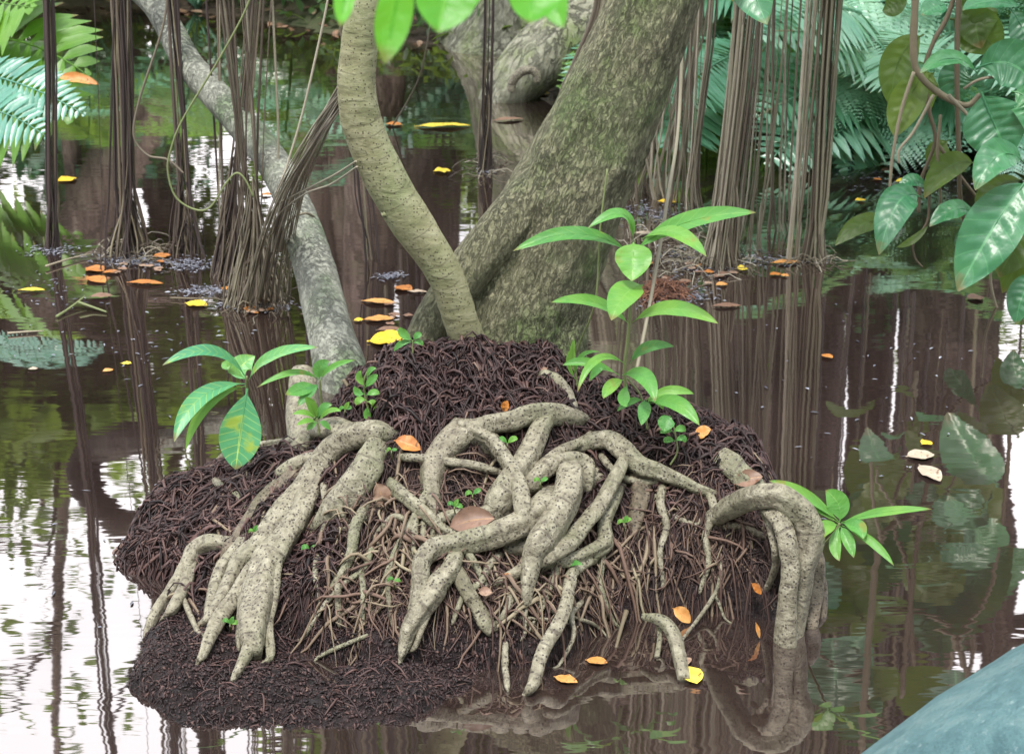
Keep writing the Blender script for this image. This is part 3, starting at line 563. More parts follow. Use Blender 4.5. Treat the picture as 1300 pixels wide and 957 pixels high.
# pale branching rootlets, parts of the tree
def rootlet(pts, r, lift=1.5, dep=None): root(pts, r, lift, dep, 0.0, 8)
for a in (([(917, 711), (912, 743), (900, 765), (884, 788), (869, 808)], [3, 3, 3, 2.5, 2]), ([(906, 750), (914, 768), (920, 784)], [2.5, 2, 1.5]), ([(677, 758), (667, 775), (666, 803)], [3.5, 3, 2.5]),
          ([(739, 763), (725, 780), (728, 808), (711, 842)], [4, 4, 3, 2]), ([(676, 757), (700, 775), (726, 782)], [3, 2.5, 2]), ([(733, 785), (750, 790), (764, 800)], [2.5, 2.5, 1.5]), ([(700, 745), (690, 770), (676, 792)], [2.5, 2.5, 2]),
          ([(560, 660), (556, 682), (546, 708)], [3, 3, 2]), ([(640, 782), (690, 786), (712, 788)], [2, 2.5, 2]), ([(440, 612), (470, 640), (478, 650)], [3, 3, 2])): rootlet(*a)

# ------------------------------------------------------------ hanging aerial root bundles
def bundle(label, bx, by, bw, tops, n, r, mat=None, flare=1.6, neck=.55, topz=3.4, name='aerial_root_bundle', loose=.12, rb=(0, 1), tang=.012, skirt=0):
    """strands from water point (bx,by) of base width bw px upwards; tops = picture x at y=0 (list) """
    g = W(bx, by); Y = g[1]; m = M(1, by, Y); zt = CAMH+ray(bx, 0)[2]/ray(bx, 0)[1]*Y
    K = 16; zz = np.concatenate([[-.03], np.linspace(.0, .14, 4), np.linspace(.2, topz, K-5)]); pts = np.zeros((n, K, 3))
    ang = RS.uniform(0, 2*math.pi, n); rad = np.sqrt(RS.uniform(0, 1, n))*bw*m*.5
    tx = RS.choice(tops, n)+RS.normal(size=n)*bw*.10; tX = (tx-650)*M(1, 0, Y)
    prof = neck+(flare-neck)*np.exp(-np.maximum(zz, 0)/.07)
    ax = g[0]+np.cos(ang)*rad; 
    lo = RS.normal(size=n)*loose*bw*m
    for k in range(K):
        f = np.clip(zz[k]/max(zt, .3), 0, 1.0)
        pts[:, k, 0] = (g[0]+np.cos(ang)*rad*prof[k])*(1-f)+(tX+np.cos(ang)*rad*neck*.9)*f+lo*math.sin(k*.9)
        pts[:, k, 1] = Y+np.sin(ang)*rad*prof[k]*1.0
        pts[:, k, 2] = zz[k]
    pts[..., :2] += np.cumsum(RS.normal(size=(n, K, 2)), 1)*tang*.22*np.minimum(1, np.linspace(0, 3, K))[None, :, None]
    rr = (RS.uniform(.35, 1.0, n)**1.5*2.1*r)[:, None]*np.linspace(1.15, .8, K)[None]
    mb = MB(); strands(mb, pts, rr, np.clip(RS.uniform(rb[0], rb[1], n), 0, 1), 5)
    if skirt:
        k = skirt; s = np.linspace(0, 1, 8)[None]; a = RS.uniform(0, 6.28, k)[:, None]; e = (np.sqrt(RS.uniform(0, 1, k))*bw*m*.62)[:, None]; h = RS.uniform(.12, .40, k)[:, None]; bul = RS.normal(size=(k, 1))*.25
        f = (1-s)**1.2*(1+bul*np.sin(math.pi*s)); q = np.stack([g[0]+.01*np.sin(s*4+a)+np.cos(a)*e*(.22+.78*f)+(tX.mean()-g[0])*s*h/max(zt, .3)*.8, Y+np.sin(a)*e*(.22+.78*f)+.006*np.sin(s*9+a), -.02+h*s+0*f], -1)
        strands(mb, q, (RS.uniform(.5, 1.4, k)*r)[:, None]*np.linspace(1.05, .7, 8)[None], RS.uniform(rb[0], rb[1], k), 5)
    # splayed side rootlets at the waterline
    k = max(n//3, skirt//4); a = RS.uniform(0, 2*math.pi, k); s = np.linspace(0, 1, 6); b0 = RS.uniform(.02, .10, k)
    q = np.zeros((k, 6, 3)); e = RS.uniform(.5, 1.0, k)*bw*m*.5*flare
    q[..., 0] = g[0]+np.cos(a)[:, None]*(e[:, None]*(.35+.65*s**1.5)); q[..., 1] = Y+np.sin(a)[:, None]*(e[:, None]*(.35+.65*s**1.5))*.8; q[..., 2] = b0[:, None]*(1-s)**1.3-.004
    strands(mb, q, np.full((k, 6), r*.5), RS.uniform(rb[0], rb[1], k), 4)
    o = mb.build(name, mat or m_aer, None, origin=(g[0], g[1], 0)); tag(o, label, 'aerial roots', 'aerial root bundles hanging into the pond'); return o
bundle('narrow dark aerial root bundle farthest left, entering the water beside the yellow fern', 68, 315, 18, [64], 11, 0.0026, m_aerd, 1.3, .6)
bundle('thick dark aerial root bundle with splayed feet, second from the left', 165, 322, 44, [158, 163], 24, 0.0026, m_aerd, 1.35, .5, skirt=44)
bundle('aerial root bundle with pale splayed rootlets just right of the thick dark one', 240, 322, 34, [214, 218], 11, 0.0022, m_aerd, 1.6, .45, skirt=30)
bundle('aerial root bundle with broad brown skirt of rootlets in front of the leaning grey stem', 325, 385, 70, [292, 318, 340], 14, 0.0024, m_aer, 1.2, .42, rb=(.1, .9), skirt=130)
bundle('wispy aerial root bundle with bare dark foot left of the broad brown skirt', 285, 350, 30, [322], 10, 0.0024, m_aerd, 1.4, .5, rb=(.2, .9), skirt=50)
bundle('single aerial root cluster with a small shaggy foot in open water behind the trunks', 615, 216, 14, [622], 4, .0028, m_aerd, 1.5, .35, skirt=36)
bundle('loose row of green-brown aerial roots immediately right of the thick trunk', 812, 250, 70, [800, 830, 856, 870, 885], 36, 0.0024, m_aer, 1.0, .7, rb=(.3, 1), loose=.02)
bundle('dense aerial roots between the loose row and the pillar-like bundle', 866, 262, 48, [868, 885, 895, 900], 26, 0.0024, m_aer, 1.1, .7, rb=(.1, 1), loose=.02)
bundle('pillar-like thick grey-brown aerial root bundle', 912, 335, 44, [946, 950], 50, 0.0026, m_aer, 1.35, .62, rb=(.25, .95), loose=.02, skirt=80)
bundle('thin straight aerial roots just right of the pillar-like bundle', 950, 320, 36, [985, 992, 978], 9, 0.0022, m_aer, 1.3, .9, rb=(.3, 1), loose=.02)
bundle('sparse aerial roots crossing in front of the ferns', 985, 300, 40, [1010, 1000, 992], 8, 0.0026, m_aer, 1.3, .9, rb=(.2, .9), loose=.02)
bundle('tall brown aerial root bundle in front of the ferns, rightmost bundle', 1032, 330, 28, [1052, 1060], 20, 0.0025, m_aer, 1.35, .6, rb=(.05, .8), loose=.03)
bundle('slanting aerial roots left of the rightmost bundle', 1008, 330, 22, [1040, 1030], 8, 0.0028, m_aer, 1.0, .8, rb=(.4, 1), loose=.03)
bundle('few hair-thin dark aerial roots behind the curved stem', 468, 330, 26, [452, 440, 425], 6, 0.002, m_aerd, 1.0, .9)
bundle('lone dark hanging roots between the two left bundles and the loop vine', 130, 345, 10, [118, 140], 3, 0.0022, m_aerd, 1.0, .8)
bundle('lone straight hanging root left of the leaning grey stem', 280, 330, 12, [272, 283, 262], 4, 0.002, m_aerd, 1.0, .8)
# fan of strands tied to the slim stem, and single vines
def vine(label, paths, r, mat, name='hanging_vine', cat='vine', rb=(0, 1), group=None, n=None):
    mb = MB()
    for (pts, Ys) in paths:
        pp = pathY(pts, Ys); tube(mb, pp, [M(r, 200, Ys[0])*RS.uniform(.8, 1.2)], 6, n or len(pts)*7, lump=.1, lsc=30, rnd=RS.uniform(*rb))
    o = mb.build(name, mat, None, origin=tuple(pathY(paths[0][0], paths[0][1])[-1])); return tag(o, label, cat, group)
fan = []
for i in range(34):
    k = RS.uniform(0, 1); e = RS.uniform(-1, 1)
    fan.append(([(436+RS.normal()*2, 100+k*36), (405+e*8+RS.normal()*2, 160+k*22), (372+e*16, 228+k*20), (352+e*22, 300+k*10), (338+e*30, 386+RS.normal()*3)], [3.6, 3.95, 4.35, 4.72, 4.93]))
vine('fan of thin grey roots slanting from the curved stem down to the skirted bundle', fan, 1.1, m_aer, 'slanting_roots', 'aerial roots', (.3, 1))
vine('thin green vine hanging in a wide loop between the left bundles', [([(330, -60), (317, 0), (283, 67), (233, 150), (217, 190), (213, 217), (223, 250), (247, 266), (267, 263), (287, 233), (300, 220), (311, 228), (322, 250)], [4.9]*13)], 1.5, m_vine, n=90)
vine('thin grey vine bending right near the thick dark bundle', [([(214, -30), (207, 33), (177, 127), (170, 173), (187, 197), (213, 203), (233, 220)], [5.0]*7)], 1.4, m_aer, n=60)
vine('thin pale vine crossing over the leaning grey stem', [([(420, -20), (408, 40), (385, 140), (366, 205), (352, 250), (345, 320)], [4.6, 4.6, 4.6, 4.6, 4.6, 4.7])], 1.3, m_aer, n=50, rb=(.6, 1))
vine('two thin grey roots reaching right from the skirted bundle to the curved stem', [([(452, 205), (425, 222), (390, 240), (350, 262), (336, 290)], [3.5, 3.8, 4.2, 4.5, 4.7]), ([(453, 212), (420, 234), (388, 246), (356, 270), (340, 300)], [3.5, 3.8, 4.2, 4.5, 4.7])], 1.3, m_aer, n=40, rb=(.6, 1))
vine('vine wrapped round the leaning grey stem', [([(398, 275), (388, 271), (372, 276), (362, 292), (356, 318)], [4.68, 4.62, 4.6, 4.62, 4.75])], 1.6, m_aer, n=30)
vine('taut thin green stem standing beside the thick trunk', [([(771, 215), (762, 290), (756, 381), (738, 430), (732, 447)], [3.35, 3.35, 3.35, 3.4, 3.42])], 1.6, m_vine, n=30)
vine('pale slanting root behind the tall seedling', [([(868, -20), (862, 150), (848, 250), (826, 380), (806, 480)], [4.3, 4.2, 4.0, 3.85, 3.72])], 2.0, m_aer, n=40, rb=(.6, .8))
vine('thin slanting twig in open water behind the curved stem', [([(548, 25), (535, 90), (518, 128), (498, 160)], [6.6, 6.7, 6.9, 7.2])], 1.3, m_aer, n=20, rb=(.5, .7))
fan = []
for i in range(14):
    e = RS.uniform(-1, 1); fan.append(([(776+e*14, -40), (765+e*13, 20), (742+e*12, 75), (720+e*9, 120), (703+e*6, 180), (690+e*5, 225)], [6.6, 6.6, 6.6, 6.6, 6.65, 6.9]))
vine('grey-brown hanging roots slanting beside the far leaning trunk', fan, 3.2, m_aer, 'slanting_roots', 'aerial roots', (.3, .95))

# ------------------------------------------------------------ seedlings
def plant(label, stem, Ys, lv, rst=2.2, mat=None, name='seedling', group=None, roll=.3, extra=()):
    b0 = P(stem[0][0], stem[0][1], Ys[0]); E = empty(name, b0, label, 'seedling', group)
    mb = MB(); tube(mb, pathY(stem, Ys), [M(rst, 400, 3.4), M(rst*.7, 400, 3.4)], 8, len(stem)*6, rnd=.6)
    for (st2, Y2, r2) in extra: tube(mb, pathY(st2, Y2), [M(r2, 400, 3.4), M(r2*.6, 400, 3.4)], 6, len(st2)*5, rnd=.6)
    mb.build('stem', m_vine, E)
    for L in lv:
        b_, m_, t_, w, Y = L[:5]; Yt = L[5] if len(L) > 5 else Y; k = L[6] if len(L) > 6 else roll; mt = L[7] if len(L) > 7 else (mat or m_seed)
        mb = MB(); bigleaf(mb, P(*b_, Y), P(*m_, (Y+Yt)/2), P(*t_, Yt), M(w, 400, Y), k=k, nv=9, rnd=RS.uniform(.15, .9), wpos=L[8] if len(L) > 8 else .48)
        mb.build('leaf', mt, E)
    return E
plant('tall light-green seedling with long leaves standing right of the thick trunk', [(797, 515), (793, 470), (797, 430), (800, 395), (803, 345), (805, 305)], [3.36]*6, [
    ((806, 318), (872, 282), (960, 270), 27, 3.35, 3.25, .45), ((815, 303), (856, 296), (897, 326), 21, 3.35, 3.2, .5), ((804, 307), (790, 272), (746, 290), 17, 3.35, 3.3, .5),
    ((800, 321), (732, 297), (651, 319), 21, 3.35, 3.28, .45), ((804, 308), (804, 330), (802, 357), 46, 3.34, 3.28, .1, m_seed, .42), ((816, 362), (793, 375), (776, 407), 38, 3.32, 3.22, .45, m_seed, .42),
    ((800, 413), (756, 384), (699, 384), 17, 3.36, 3.3, .4), ((803, 409), (852, 392), (912, 411), 22, 3.36, 3.25, .4), ((800, 461), (822, 441), (856, 440), 15, 3.36, 3.35), ((794, 462), (758, 456), (733, 498), 11, 3.35, 3.25, .3)],
    2.6, roll=.35)
plant('leafy low seedling cluster at the foot of the tall seedling', [(822, 545), (818, 520), (812, 500), (796, 480)], [3.34]*4, [
    ((790, 476), (817, 478), (832, 510), 22, 3.33, 3.24, .3), ((786, 476), (746, 460), (714, 464), 12, 3.35), ((820, 508), (850, 496), (881, 500), 13, 3.33), ((824, 512), (858, 512), (888, 540), 21, 3.33, 3.24, .3),
    ((818, 508), (818, 520), (814, 540), 17, 3.32, 3.26, .1), ((816, 508), (800, 510), (783, 522), 10, 3.32), ((792, 482), (776, 490), (766, 506), 16, 3.33, 3.28, .2), ((796, 488), (792, 505), (796, 516), 16, 3.32, 3.28, .1),
    ((770, 470), (760, 468), (748, 484), 11, 3.34), ((822, 512), (832, 506), (842, 520), 12, 3.32)], 1.8)
plant('small creeping vine seedling with heart-shaped leaf right of the low cluster', [(851, 590), (860, 572), (856, 545), (852, 530)], [3.28]*4, [
    ((851, 528), (846, 536), (843, 548), 22, 3.27, 3.25, .1), ((854, 548), (846, 546), (838, 550), 9, 3.27), ((855, 548), (864, 544), (870, 548), 10, 3.27), ((857, 560), (848, 558), (843, 562), 9, 3.27), ((857, 560), (866, 556), (870, 562), 9, 3.27)], 1.3)
plant('grass-like green shoot at the right foot of the trunk', [(733, 490), (731, 470), (729, 455)], [3.42]*3, [((731, 478), (727, 450), (729, 430), 7, 3.42), ((731, 478), (738, 452), (762, 447), 6, 3.42, 3.4), ((731, 482), (722, 462), (724, 444), 6, 3.42)], 1.4)
plant('large-leaved seedling with drooping broad leaves at the left of the mound', [(318, 600), (318, 560), (314, 515), (313, 478)], [3.50, 3.50, 3.47, 3.45], [
    ((313, 480), (268, 446), (206, 464), 18, 3.45, 3.35, .5, m_seedb), ((316, 482), (346, 452), (404, 441), 18, 3.45, 3.40, .5, m_seedb), ((313, 482), (305, 468), (324, 452), 30, 3.47, 3.52, .3, m_seedb), ((313, 482), (290, 466), (292, 470), 16, 3.46, 3.44, .3, m_seedb),
    ((311, 487), (254, 505), (221, 561), 23, 3.44, 3.30, .35, m_seedb), ((312, 490), (262, 515), (236, 571), 14, 3.44, 3.36, -.3, m_seed), ((314, 493), (306, 545), (299, 596), 54, 3.43, 3.38, .05, m_seedb, .52)], 2.6)
plant('slim seedling with one long arching leaf beside the large-leaved seedling', [(409, 520), (407, 500), (406, 482)], [3.46]*3, [
    ((404, 482), (372, 473), (326, 492), 9, 3.45, 3.4, .4), ((407, 482), (422, 466), (451, 457), 9, 3.45, 3.42, .4), ((406, 482), (406, 468), (418, 458), 18, 3.46, 3.46, .2), ((401, 489), (384, 494), (362, 501), 20, 3.43, 3.38, .4), ((404, 488), (392, 498), (378, 516), 14, 3.43, 3.38, .3)], 2)
plant('small bright seedling with star of narrow leaves on the left shoulder', [(406, 552), (404, 540), (402, 532)], [3.40]*3, [
    ((402, 532), (396, 516), (387, 504), 13, 3.4, 3.38, .3), ((403, 532), (410, 518), (422, 514), 11, 3.4), ((404, 534), (418, 522), (433, 522), 9, 3.4, 3.36, .4), ((401, 533), (388, 524), (371, 526), 8, 3.39, 3.36, .4), ((401, 535), (390, 534), (376, 540), 8, 3.38, 3.34, .4), ((403, 536), (396, 540), (389, 546), 8, 3.37), ((405, 536), (412, 538), (420, 546), 8, 3.37)], 1.6)
plant('curly green sprig climbing the left side of the fibre mat', [(470, 528), (464, 505), (462, 485), (466, 472)], [3.40]*4, [
    ((463, 490), (456, 480), (458, 470), 9, 3.39), ((464, 492), (472, 482), (480, 476), 11, 3.39), ((463, 500), (454, 498), (450, 490), 10, 3.38), ((465, 502), (474, 498), (482, 500), 9, 3.38), ((465, 508), (456, 508), (452, 514), 10, 3.37), ((466, 510), (474, 512), (474, 522), 9, 3.37), ((467, 516), (466, 526), (470, 534), 10, 3.36), ((466, 480), (470, 470), (478, 468), 7, 3.39)], 1.8)
plant('bright green long-leaved seedling leaning over the water right of the arched root', [(1030, 702), (1042, 694), (1058, 678), (1066, 664)], [3.16, 3.14, 3.12, 3.12], [
    ((1066, 663), (1022, 628), (976, 610), 15, 3.12, 3.14, .35), ((1066, 662), (1064, 640), (1048, 622), 30, 3.12, 3.14, .1), ((1068, 663), (1120, 650), (1183, 646), 13, 3.12, 3.06, .4), ((1068, 664), (1088, 668), (1096, 684), 20, 3.11, 3.06, .3), ((1064, 666), (1048, 670), (1037, 688), 20, 3.11, 3.06, .3),
    ((1066, 668), (1060, 690), (1066, 712), 16, 3.11, 3.06, .15), ((1067, 668), (1076, 684), (1084, 708), 16, 3.11, 3.06, .15), ((1069, 667), (1104, 686), (1135, 718), 12, 3.11, 3.03, .3), ((1065, 664), (1036, 644), (1014, 628), 9, 3.12, 3.14, .3)], 2.2)
plant('small pale green seedling in front of the crossing roots at the mound centre', [(708, 752), (706, 740), (705, 728)], [3.10]*3, [
    ((706, 730), (722, 716), (740, 717), 10, 3.09, 3.06, .4), ((705, 729), (696, 714), (682, 711), 12, 3.09, 3.07, .3), ((704, 731), (690, 728), (674, 732), 10, 3.08, 3.05, .4), ((704, 732), (686, 740), (677, 752), 9, 3.07, 3.03, .3), ((707, 731), (718, 736), (724, 745), 9, 3.07, 3.04, .3), ((705, 729), (706, 720), (711, 712), 10, 3.09)], 1.5)
sprouts = [(600, 628, 'between the thick centre roots'), (577, 643, 'in the hollow below the thin crossing root'), (686, 612, 'on the looped root'), (322, 676, 'on the purple root of the left fan'), (393, 697, 'on the bulging dark root'), (292, 792, 'between the left root toes'), (500, 737, 'on bare fibres in front of the left bulge'), (792, 664, 'hanging off the slanting root right of centre'), (497, 572, 'at the end of the thick left root'), (438, 520, 'on the left edge of the fibre mat'), (644, 563, 'beside the thick horizontal root')]
for k, (x, y, wh) in enumerate(sprouts):
    Y = hit(x, y+3)-.05; s = RS.uniform(.55, 1.1); u_ = RS.uniform(-4, 4); w_ = RS.uniform(-4, 4)
    plant('tiny two- to four-leaved sprout '+wh, [(x+1, y+10), (x, y+4), (x, y)], [Y+.02, Y, Y], [((x, y), (x+7*s, y-4*s+u_*.5), (x+13*s, y-2+u_), 8*s, Y, Y, .3), ((x, y), (x-6*s, y-4+w_*.5), (x-11*s, y+w_), 7*s, Y, Y, .3)]+([((x, y), (x+2, y-5), (x+5, y-10), 6, Y, Y, .2)] if k % 2 else []), 1.1, name='sprout', group='tiny sprouts on the root mound')
plant('pale young seedling above the big yellow leaf', [(524, 462), (524, 440), (524, 432)], [3.5]*3, [((524, 432), (512, 424), (508, 415), 12, 3.5), ((524, 434), (510, 436), (500, 446), 8, 3.5), ((525, 432), (530, 426), (536, 426), 9, 3.5), ((524, 436), (532, 434), (537, 439), 7, 3.5)], 1.3)

# ------------------------------------------------------------ leafy branch on the right
Br = empty('leafy_branch', P(1240, -200, 5.40), 'leafy branch with large glossy quilted leaves hanging into the frame on the right', 'branch')
def btube(pts, r, Y=4.90, rnd=.4):
    mb = MB(); YY = Y if isinstance(Y, list) else [Y]; tube(mb, pathY(pts, YY*len(pts) if len(YY) == 1 else YY), [M(r*1.0, 200, 4.90), M(r*.75, 200, 4.90)], 9, len(pts)*8, lump=.15, lsc=30, rnd=rnd); mb.build('twig', m_twig, Br)
btube([(1180, -260), (1168, -100), (1162, 0), (1160, 70), (1169, 98), (1200, 124), (1227, 134), (1244, 121)], 5.10, 4.90, .6)
btube([(1204, 121), (1231, 150), (1244, 175), (1248, 196)], 2.6, 4.85, .9)
btube([(1160, 92), (1144, 142), (1133, 200), (1129, 247)], 2.6, 4.88, .8)
btube([(1185, 121), (1160, 167), (1142, 190), (1141, 207)], 2.2, 4.84, .9)
btube([(1240, -150), (1210, 0), (1185, 54), (1174, 90), (1179, 138), (1187, 180), (1169, 230), (1166, 270)], 3.2, 5.00, .2)
btube([(1230, -200), (1217, 0), (1215, 96), (1217, 188), (1219, 251), (1227, 290)], 3.8, 4.98, .15)
btube([(1194, 146), (1190, 200), (1194, 251), (1190, 268)], 2.2, 4.92, .6)
btube([(1330, 98), (1300, 96), (1248, 100), (1223, 113)], 2.2, 4.84, .7)
btube([(1188, 180), (1220, 225), (1248, 259), (1275, 278)], 2.4, 5.00, .3)
btube([(1180, 250), (1177, 282), (1160, 309), (1162, 328), (1171, 339)], 1.8, 4.90, .1)
btube([(1262, 300), (1258, 360), (1275, 420), (1290, 470)], 2.0, 4.95, .9)
for a in (([(1340, -220), (1300, -120), (1240, -60), (1180, -60)], 5.00), ([(1180, -180), (1120, -150), (1080, -110)], 3.5), ([(1300, -120), (1330, -20), (1325, 120), (1310, 240)], 3.5), ([(1500, -600), (1340, -420), (1240, -300), (1180, -220)], 6), ([(1240, -300), (1100, -380), (1020, -420)], 4), ([(1340, -420), (1330, -220)], 5)): btube(a[0], a[1], 5.00, .3)
LV = [  # base, mid, tip, width, Y, Ytip, k, material
 ((1173, 44), (1141, 78), (1133, 138), 44, 5.00, 4.96, 0, 'o'), ((1180, 84), (1152, 128), (1136, 174), 44, 4.96, 4.90, 0, 'o'), ((1206, 24), (1240, 38), (1270, 70), 58, 5.10, 5.05, -.1, 'o'), ((1262, -10), (1240, 20), (1246, 62), 52, 5.12, 5.05, 0, 'o'),
 ((1240, 92), (1208, 74), (1168, 93), 26, 4.84, 4.76, .5, 't'), ((1238, 88), (1284, 82), (1316, 118), 62, 4.86, 4.80, .2, 't'), ((1246, 118), (1262, 158), (1282, 200), 78, 4.82, 4.76, .05, 't'), ((1284, 116), (1308, 132), (1304, 170), 50, 4.80, 4.74, .2, 't'),
 ((1300, 206), (1268, 198), (1238, 242), 46, 4.72, 4.62, .35, 't'), ((1304, 228), (1262, 288), (1216, 370), 74, 4.70, 4.58, .1, 't'), ((1322, 262), (1296, 300), (1268, 352), 60, 4.80, 4.76, -.1, 'o'), ((1238, 208), (1204, 212), (1173, 252), 34, 4.94, 4.88, .2, 'o'),
 ((1168, 250), (1140, 258), (1116, 324), 46, 4.80, 4.66, .3, 't'), ((1240, 272), (1212, 266), (1180, 288), 30, 4.90, 4.84, .5, 't'), ((1178, 240), (1160, 230), (1140, 240), 22, 4.92, 4.90, .5, 't'), ((1132, 284), (1096, 284), (1060, 312), 26, 4.90, 4.80, .2, 'o'), ((1180, 284), (1160, 304), (1138, 314), 10, 4.90, 4.86, .2, 'o'),
 ((1203, 6), (1186, 10), (1170, 20), 28, 4.85, 4.80, .4, 't'), ((1228, 82), (1214, 100), (1218, 132), 44, 5.06, 5.04, 0, 'd'), ((1316, 290), (1300, 320), (1272, 372), 46, 4.84, 4.80, 0, 'o'), ((1322, 350), (1300, 372), (1290, 412), 40, 4.75, 4.70, .1, 't'), ((1300, 10), (1256, 2), (1222, 14), 26, 5.00, 4.90, .5, 't'),
 ((1300, 228), (1262, 240), (1240, 268), 30, 4.94, 4.90, 0, 'o'), ((1204, 178), (1192, 196), (1200, 222), 34, 5.06, 5.04, 0, 'o'), ((1186, 92), (1176, 110), (1182, 140), 30, 5.08, 5.06, -.1, 'o'), ((1150, -20), (1136, 6), (1120, 14), 26, 5.00, 5.00, .1, 'o'), ((1268, 250), (1230, 300), (1222, 318), 30, 4.96, 4.92, 0, 'd'), ((1282, 10), (1300, 40), (1308, 70), 40, 5.10, 5.05, .4, 'd')]
# leaves of the same branch above the picture, seen only mirrored in the pond
for k in range(26):
    x = RS.uniform(1030, 1360); y = RS.uniform(-440, -110); l = RS.uniform(110, 160); a = RS.uniform(-.9, .9)
    tx, ty = x+math.sin(a)*l, y+math.cos(a)*l
    if ty > -8: ty = -10
    Yk = RS.uniform(5.1, 6.1)
    LV.append(((x, y), ((x+tx)/2+RS.uniform(-14, 14), (y+ty)/2-6), (tx, ty), RS.uniform(80, 118), Yk, Yk-RS.uniform(-.1, .2), RS.uniform(-.6, .5), 'otod'[k % 4]))
for q_ in (([(1340, -420), (1280, -300), (1160, -220), (1060, -180)], 5.5), ([(1340, -420), (1330, -220), (1250, -120), (1180, -60)], 5.6), ([(1280, -300), (1240, -180), (1140, -110), (1060, -80)], 5.8)): btube(q_[0], 3.5, q_[1], .3)
mm = {'o': m_olive, 't': m_teal, 'd': m_teal}
for (b_, m_, t_, w, Y, Yt, k, c_) in LV:
    mb = MB(); bigleaf(mb, P(*b_, Y), P(*m_, (Y+Yt)/2), P(*t_, Yt), M(w, 200, Y), k=k, nv=8, quilt=.035, cup=.1, wave=.05, rnd=RS.uniform(.2, 1) if c_ != 'd' else .05, wpos=.46, ns=34, nw=14)
    mb.build('leaf', mm[c_], Br)
# blurred leaves close to the lens, on their twig
Ov = empty('overhanging_branch', P(560, -120, 1.3), 'bright green out-of-focus leaves of a branch hanging at the top centre', 'branch')
mb = MB(); tube(mb, pathY([(380, -160), (480, -90), (600, -70), (700, -60), (800, -90)], [1.35]*5), [.003, .002], 8, 40, rnd=.3); mb.build('twig', m_twig, Ov)
for (b_, m_, t_, w, Y, k) in [((446, -70), (440, -20), (432, 34), 26, 1.34, 0), ((520, -80), (506, -10), (488, 82), 46, 1.32, 0), ((585, -70), (570, -20), (556, 42), 76, 1.3, 0), ((690, -70), (680, -20), (672, 30), 66, 1.3, 0), ((720, -60), (700, -20), (716, 36), 38, 1.34, 0), ((640, -74), (650, -50), (652, 4), 40, 1.4, 0), ((600, -70), (596, -30), (602, 10), 40, 1.42, 0)]:
    mb = MB(); bigleaf(mb, P(*b_, Y), P(*m_, Y), P(*t_, Y-.02), M(w, 100, Y), k=k, rnd=RS.uniform(.1, .9), wpos=.64); mb.build('leaf', m_fg, Ov)
Ob = empty('overhanging_branch', P(930, -80, 3.2), 'dull green leaf tip hanging at the top edge above the pillar-like bundle', 'branch')
mb = MB(); tube(mb, pathY([(1010, -140), (950, -70), (900, -60)], [3.2]*3), [.004, .003], 8, 20, rnd=.3); mb.build('twig', m_twig, Ob)
mb = MB(); bigleaf(mb, P(935, -68, 3.2), P(952, -20, 3.2), P(974, 32, 3.15), M(56, 0, 3.2), k=0, rnd=.5); mb.build('leaf', m_teal, Ob)
mb = MB(); bigleaf(mb, P(915, -62, 3.2), P(925, -30, 3.2), P(930, 2, 3.15), M(40, 0, 3.2), k=0, rnd=.7); mb.build('leaf', m_olive, Ob)

# ------------------------------------------------------------ ferns
def frond(parent, b_, m_, t_, n, lmax, lw, mat, up=(0, 0, 1), bip=True, wpos=.35, rnd=None, droop=.12):
    b_, m_, t_ = map(np.asarray, (b_, m_, t_)); s = np.linspace(0, 1, 24); c1 = 2*m_-.5*(b_+t_)
    c = ((1-s)**2)[:, None]*b_+(2*s*(1-s))[:, None]*c1+(s*s)[:, None]*t_
    mb = MB(); L = np.linalg.norm(t_-b_); tube(mb, c, [L*.008, L*.003], 6, 24, rnd=.4)
    sp = np.linspace(.14, .99, n); cc = np.stack([np.interp(sp, s, c[:, k]) for k in range(3)], 1)
    tg = np.gradient(c, axis=0); tg /= np.linalg.norm(tg, axis=1)[:, None]; tt = np.stack([np.interp(sp, s, tg[:, k]) for k in range(3)], 1)
    up = np.array(up, float); sd = np.cross(tt, up); sd /= np.linalg.norm(sd, axis=1)[:, None]; nn = np.cross(sd, tt)
    x = (sp-.1)/.9; pr = (x**.5)*(1-x)**.8; pr = pr/pr.max(); pr = np.maximum(pr, .08)
    r0 = rnd if rnd is not None else RS.uniform(.2, .9)
    for e in (-1, 1):
        d = sd*e*.95+tt*.42+RS.normal(size=sd.shape)*.04; d /= np.linalg.norm(d, axis=1)[:, None]
        ln = pr*lmax*RS.uniform(.9, 1.08, n)
        if not bip: leaves(mb, cc, d, nn+RS.normal(size=nn.shape)*.08, ln, np.full(n, lw)*(.5+.5*pr), np.full(n, r0)+RS.normal(size=n)*.08, droop)
        else:
            k = 9
            for j in range(k):
                f = (j+.4)/k; bb = cc+d*(ln*f)[:, None]-np.array([0, 0, 1.])*(droop*ln*f*f)[:, None]; pl = np.maximum(ln*.24*(1-f*.75), .004)
                pd = np.cross(nn, d)
                for g in (-1, 1):
                    leaves(mb, bb, pd*g+d*.55, nn+RS.normal(size=nn.shape)*.12, pl, pl*.62, np.full(n, r0)+RS.normal(size=n)*.1, .05)
    return mb.build('frond', mat, parent)
def fern(label, base, fr, mat, n=20, lm=.22, lw=.05, bip=True, group='ferns on the far bank', name='fern'):
    E = empty(name, base, label, 'fern', group); base = np.array(base, float)
    for (dx, dy, dz, l) in fr:
        d = np.array([dx, dy, dz], float); t_ = base+d*l; m_ = base+d*l*.5+np.array([0, 0, .16*l+.05]); frond(E, base, m_, t_-np.array([0, 0, .08*l]), n, lm, lw, mat, bip=bip, up=(RS.normal()*.25, -.42, .85), rnd=RS.uniform(0, 1))
    return E
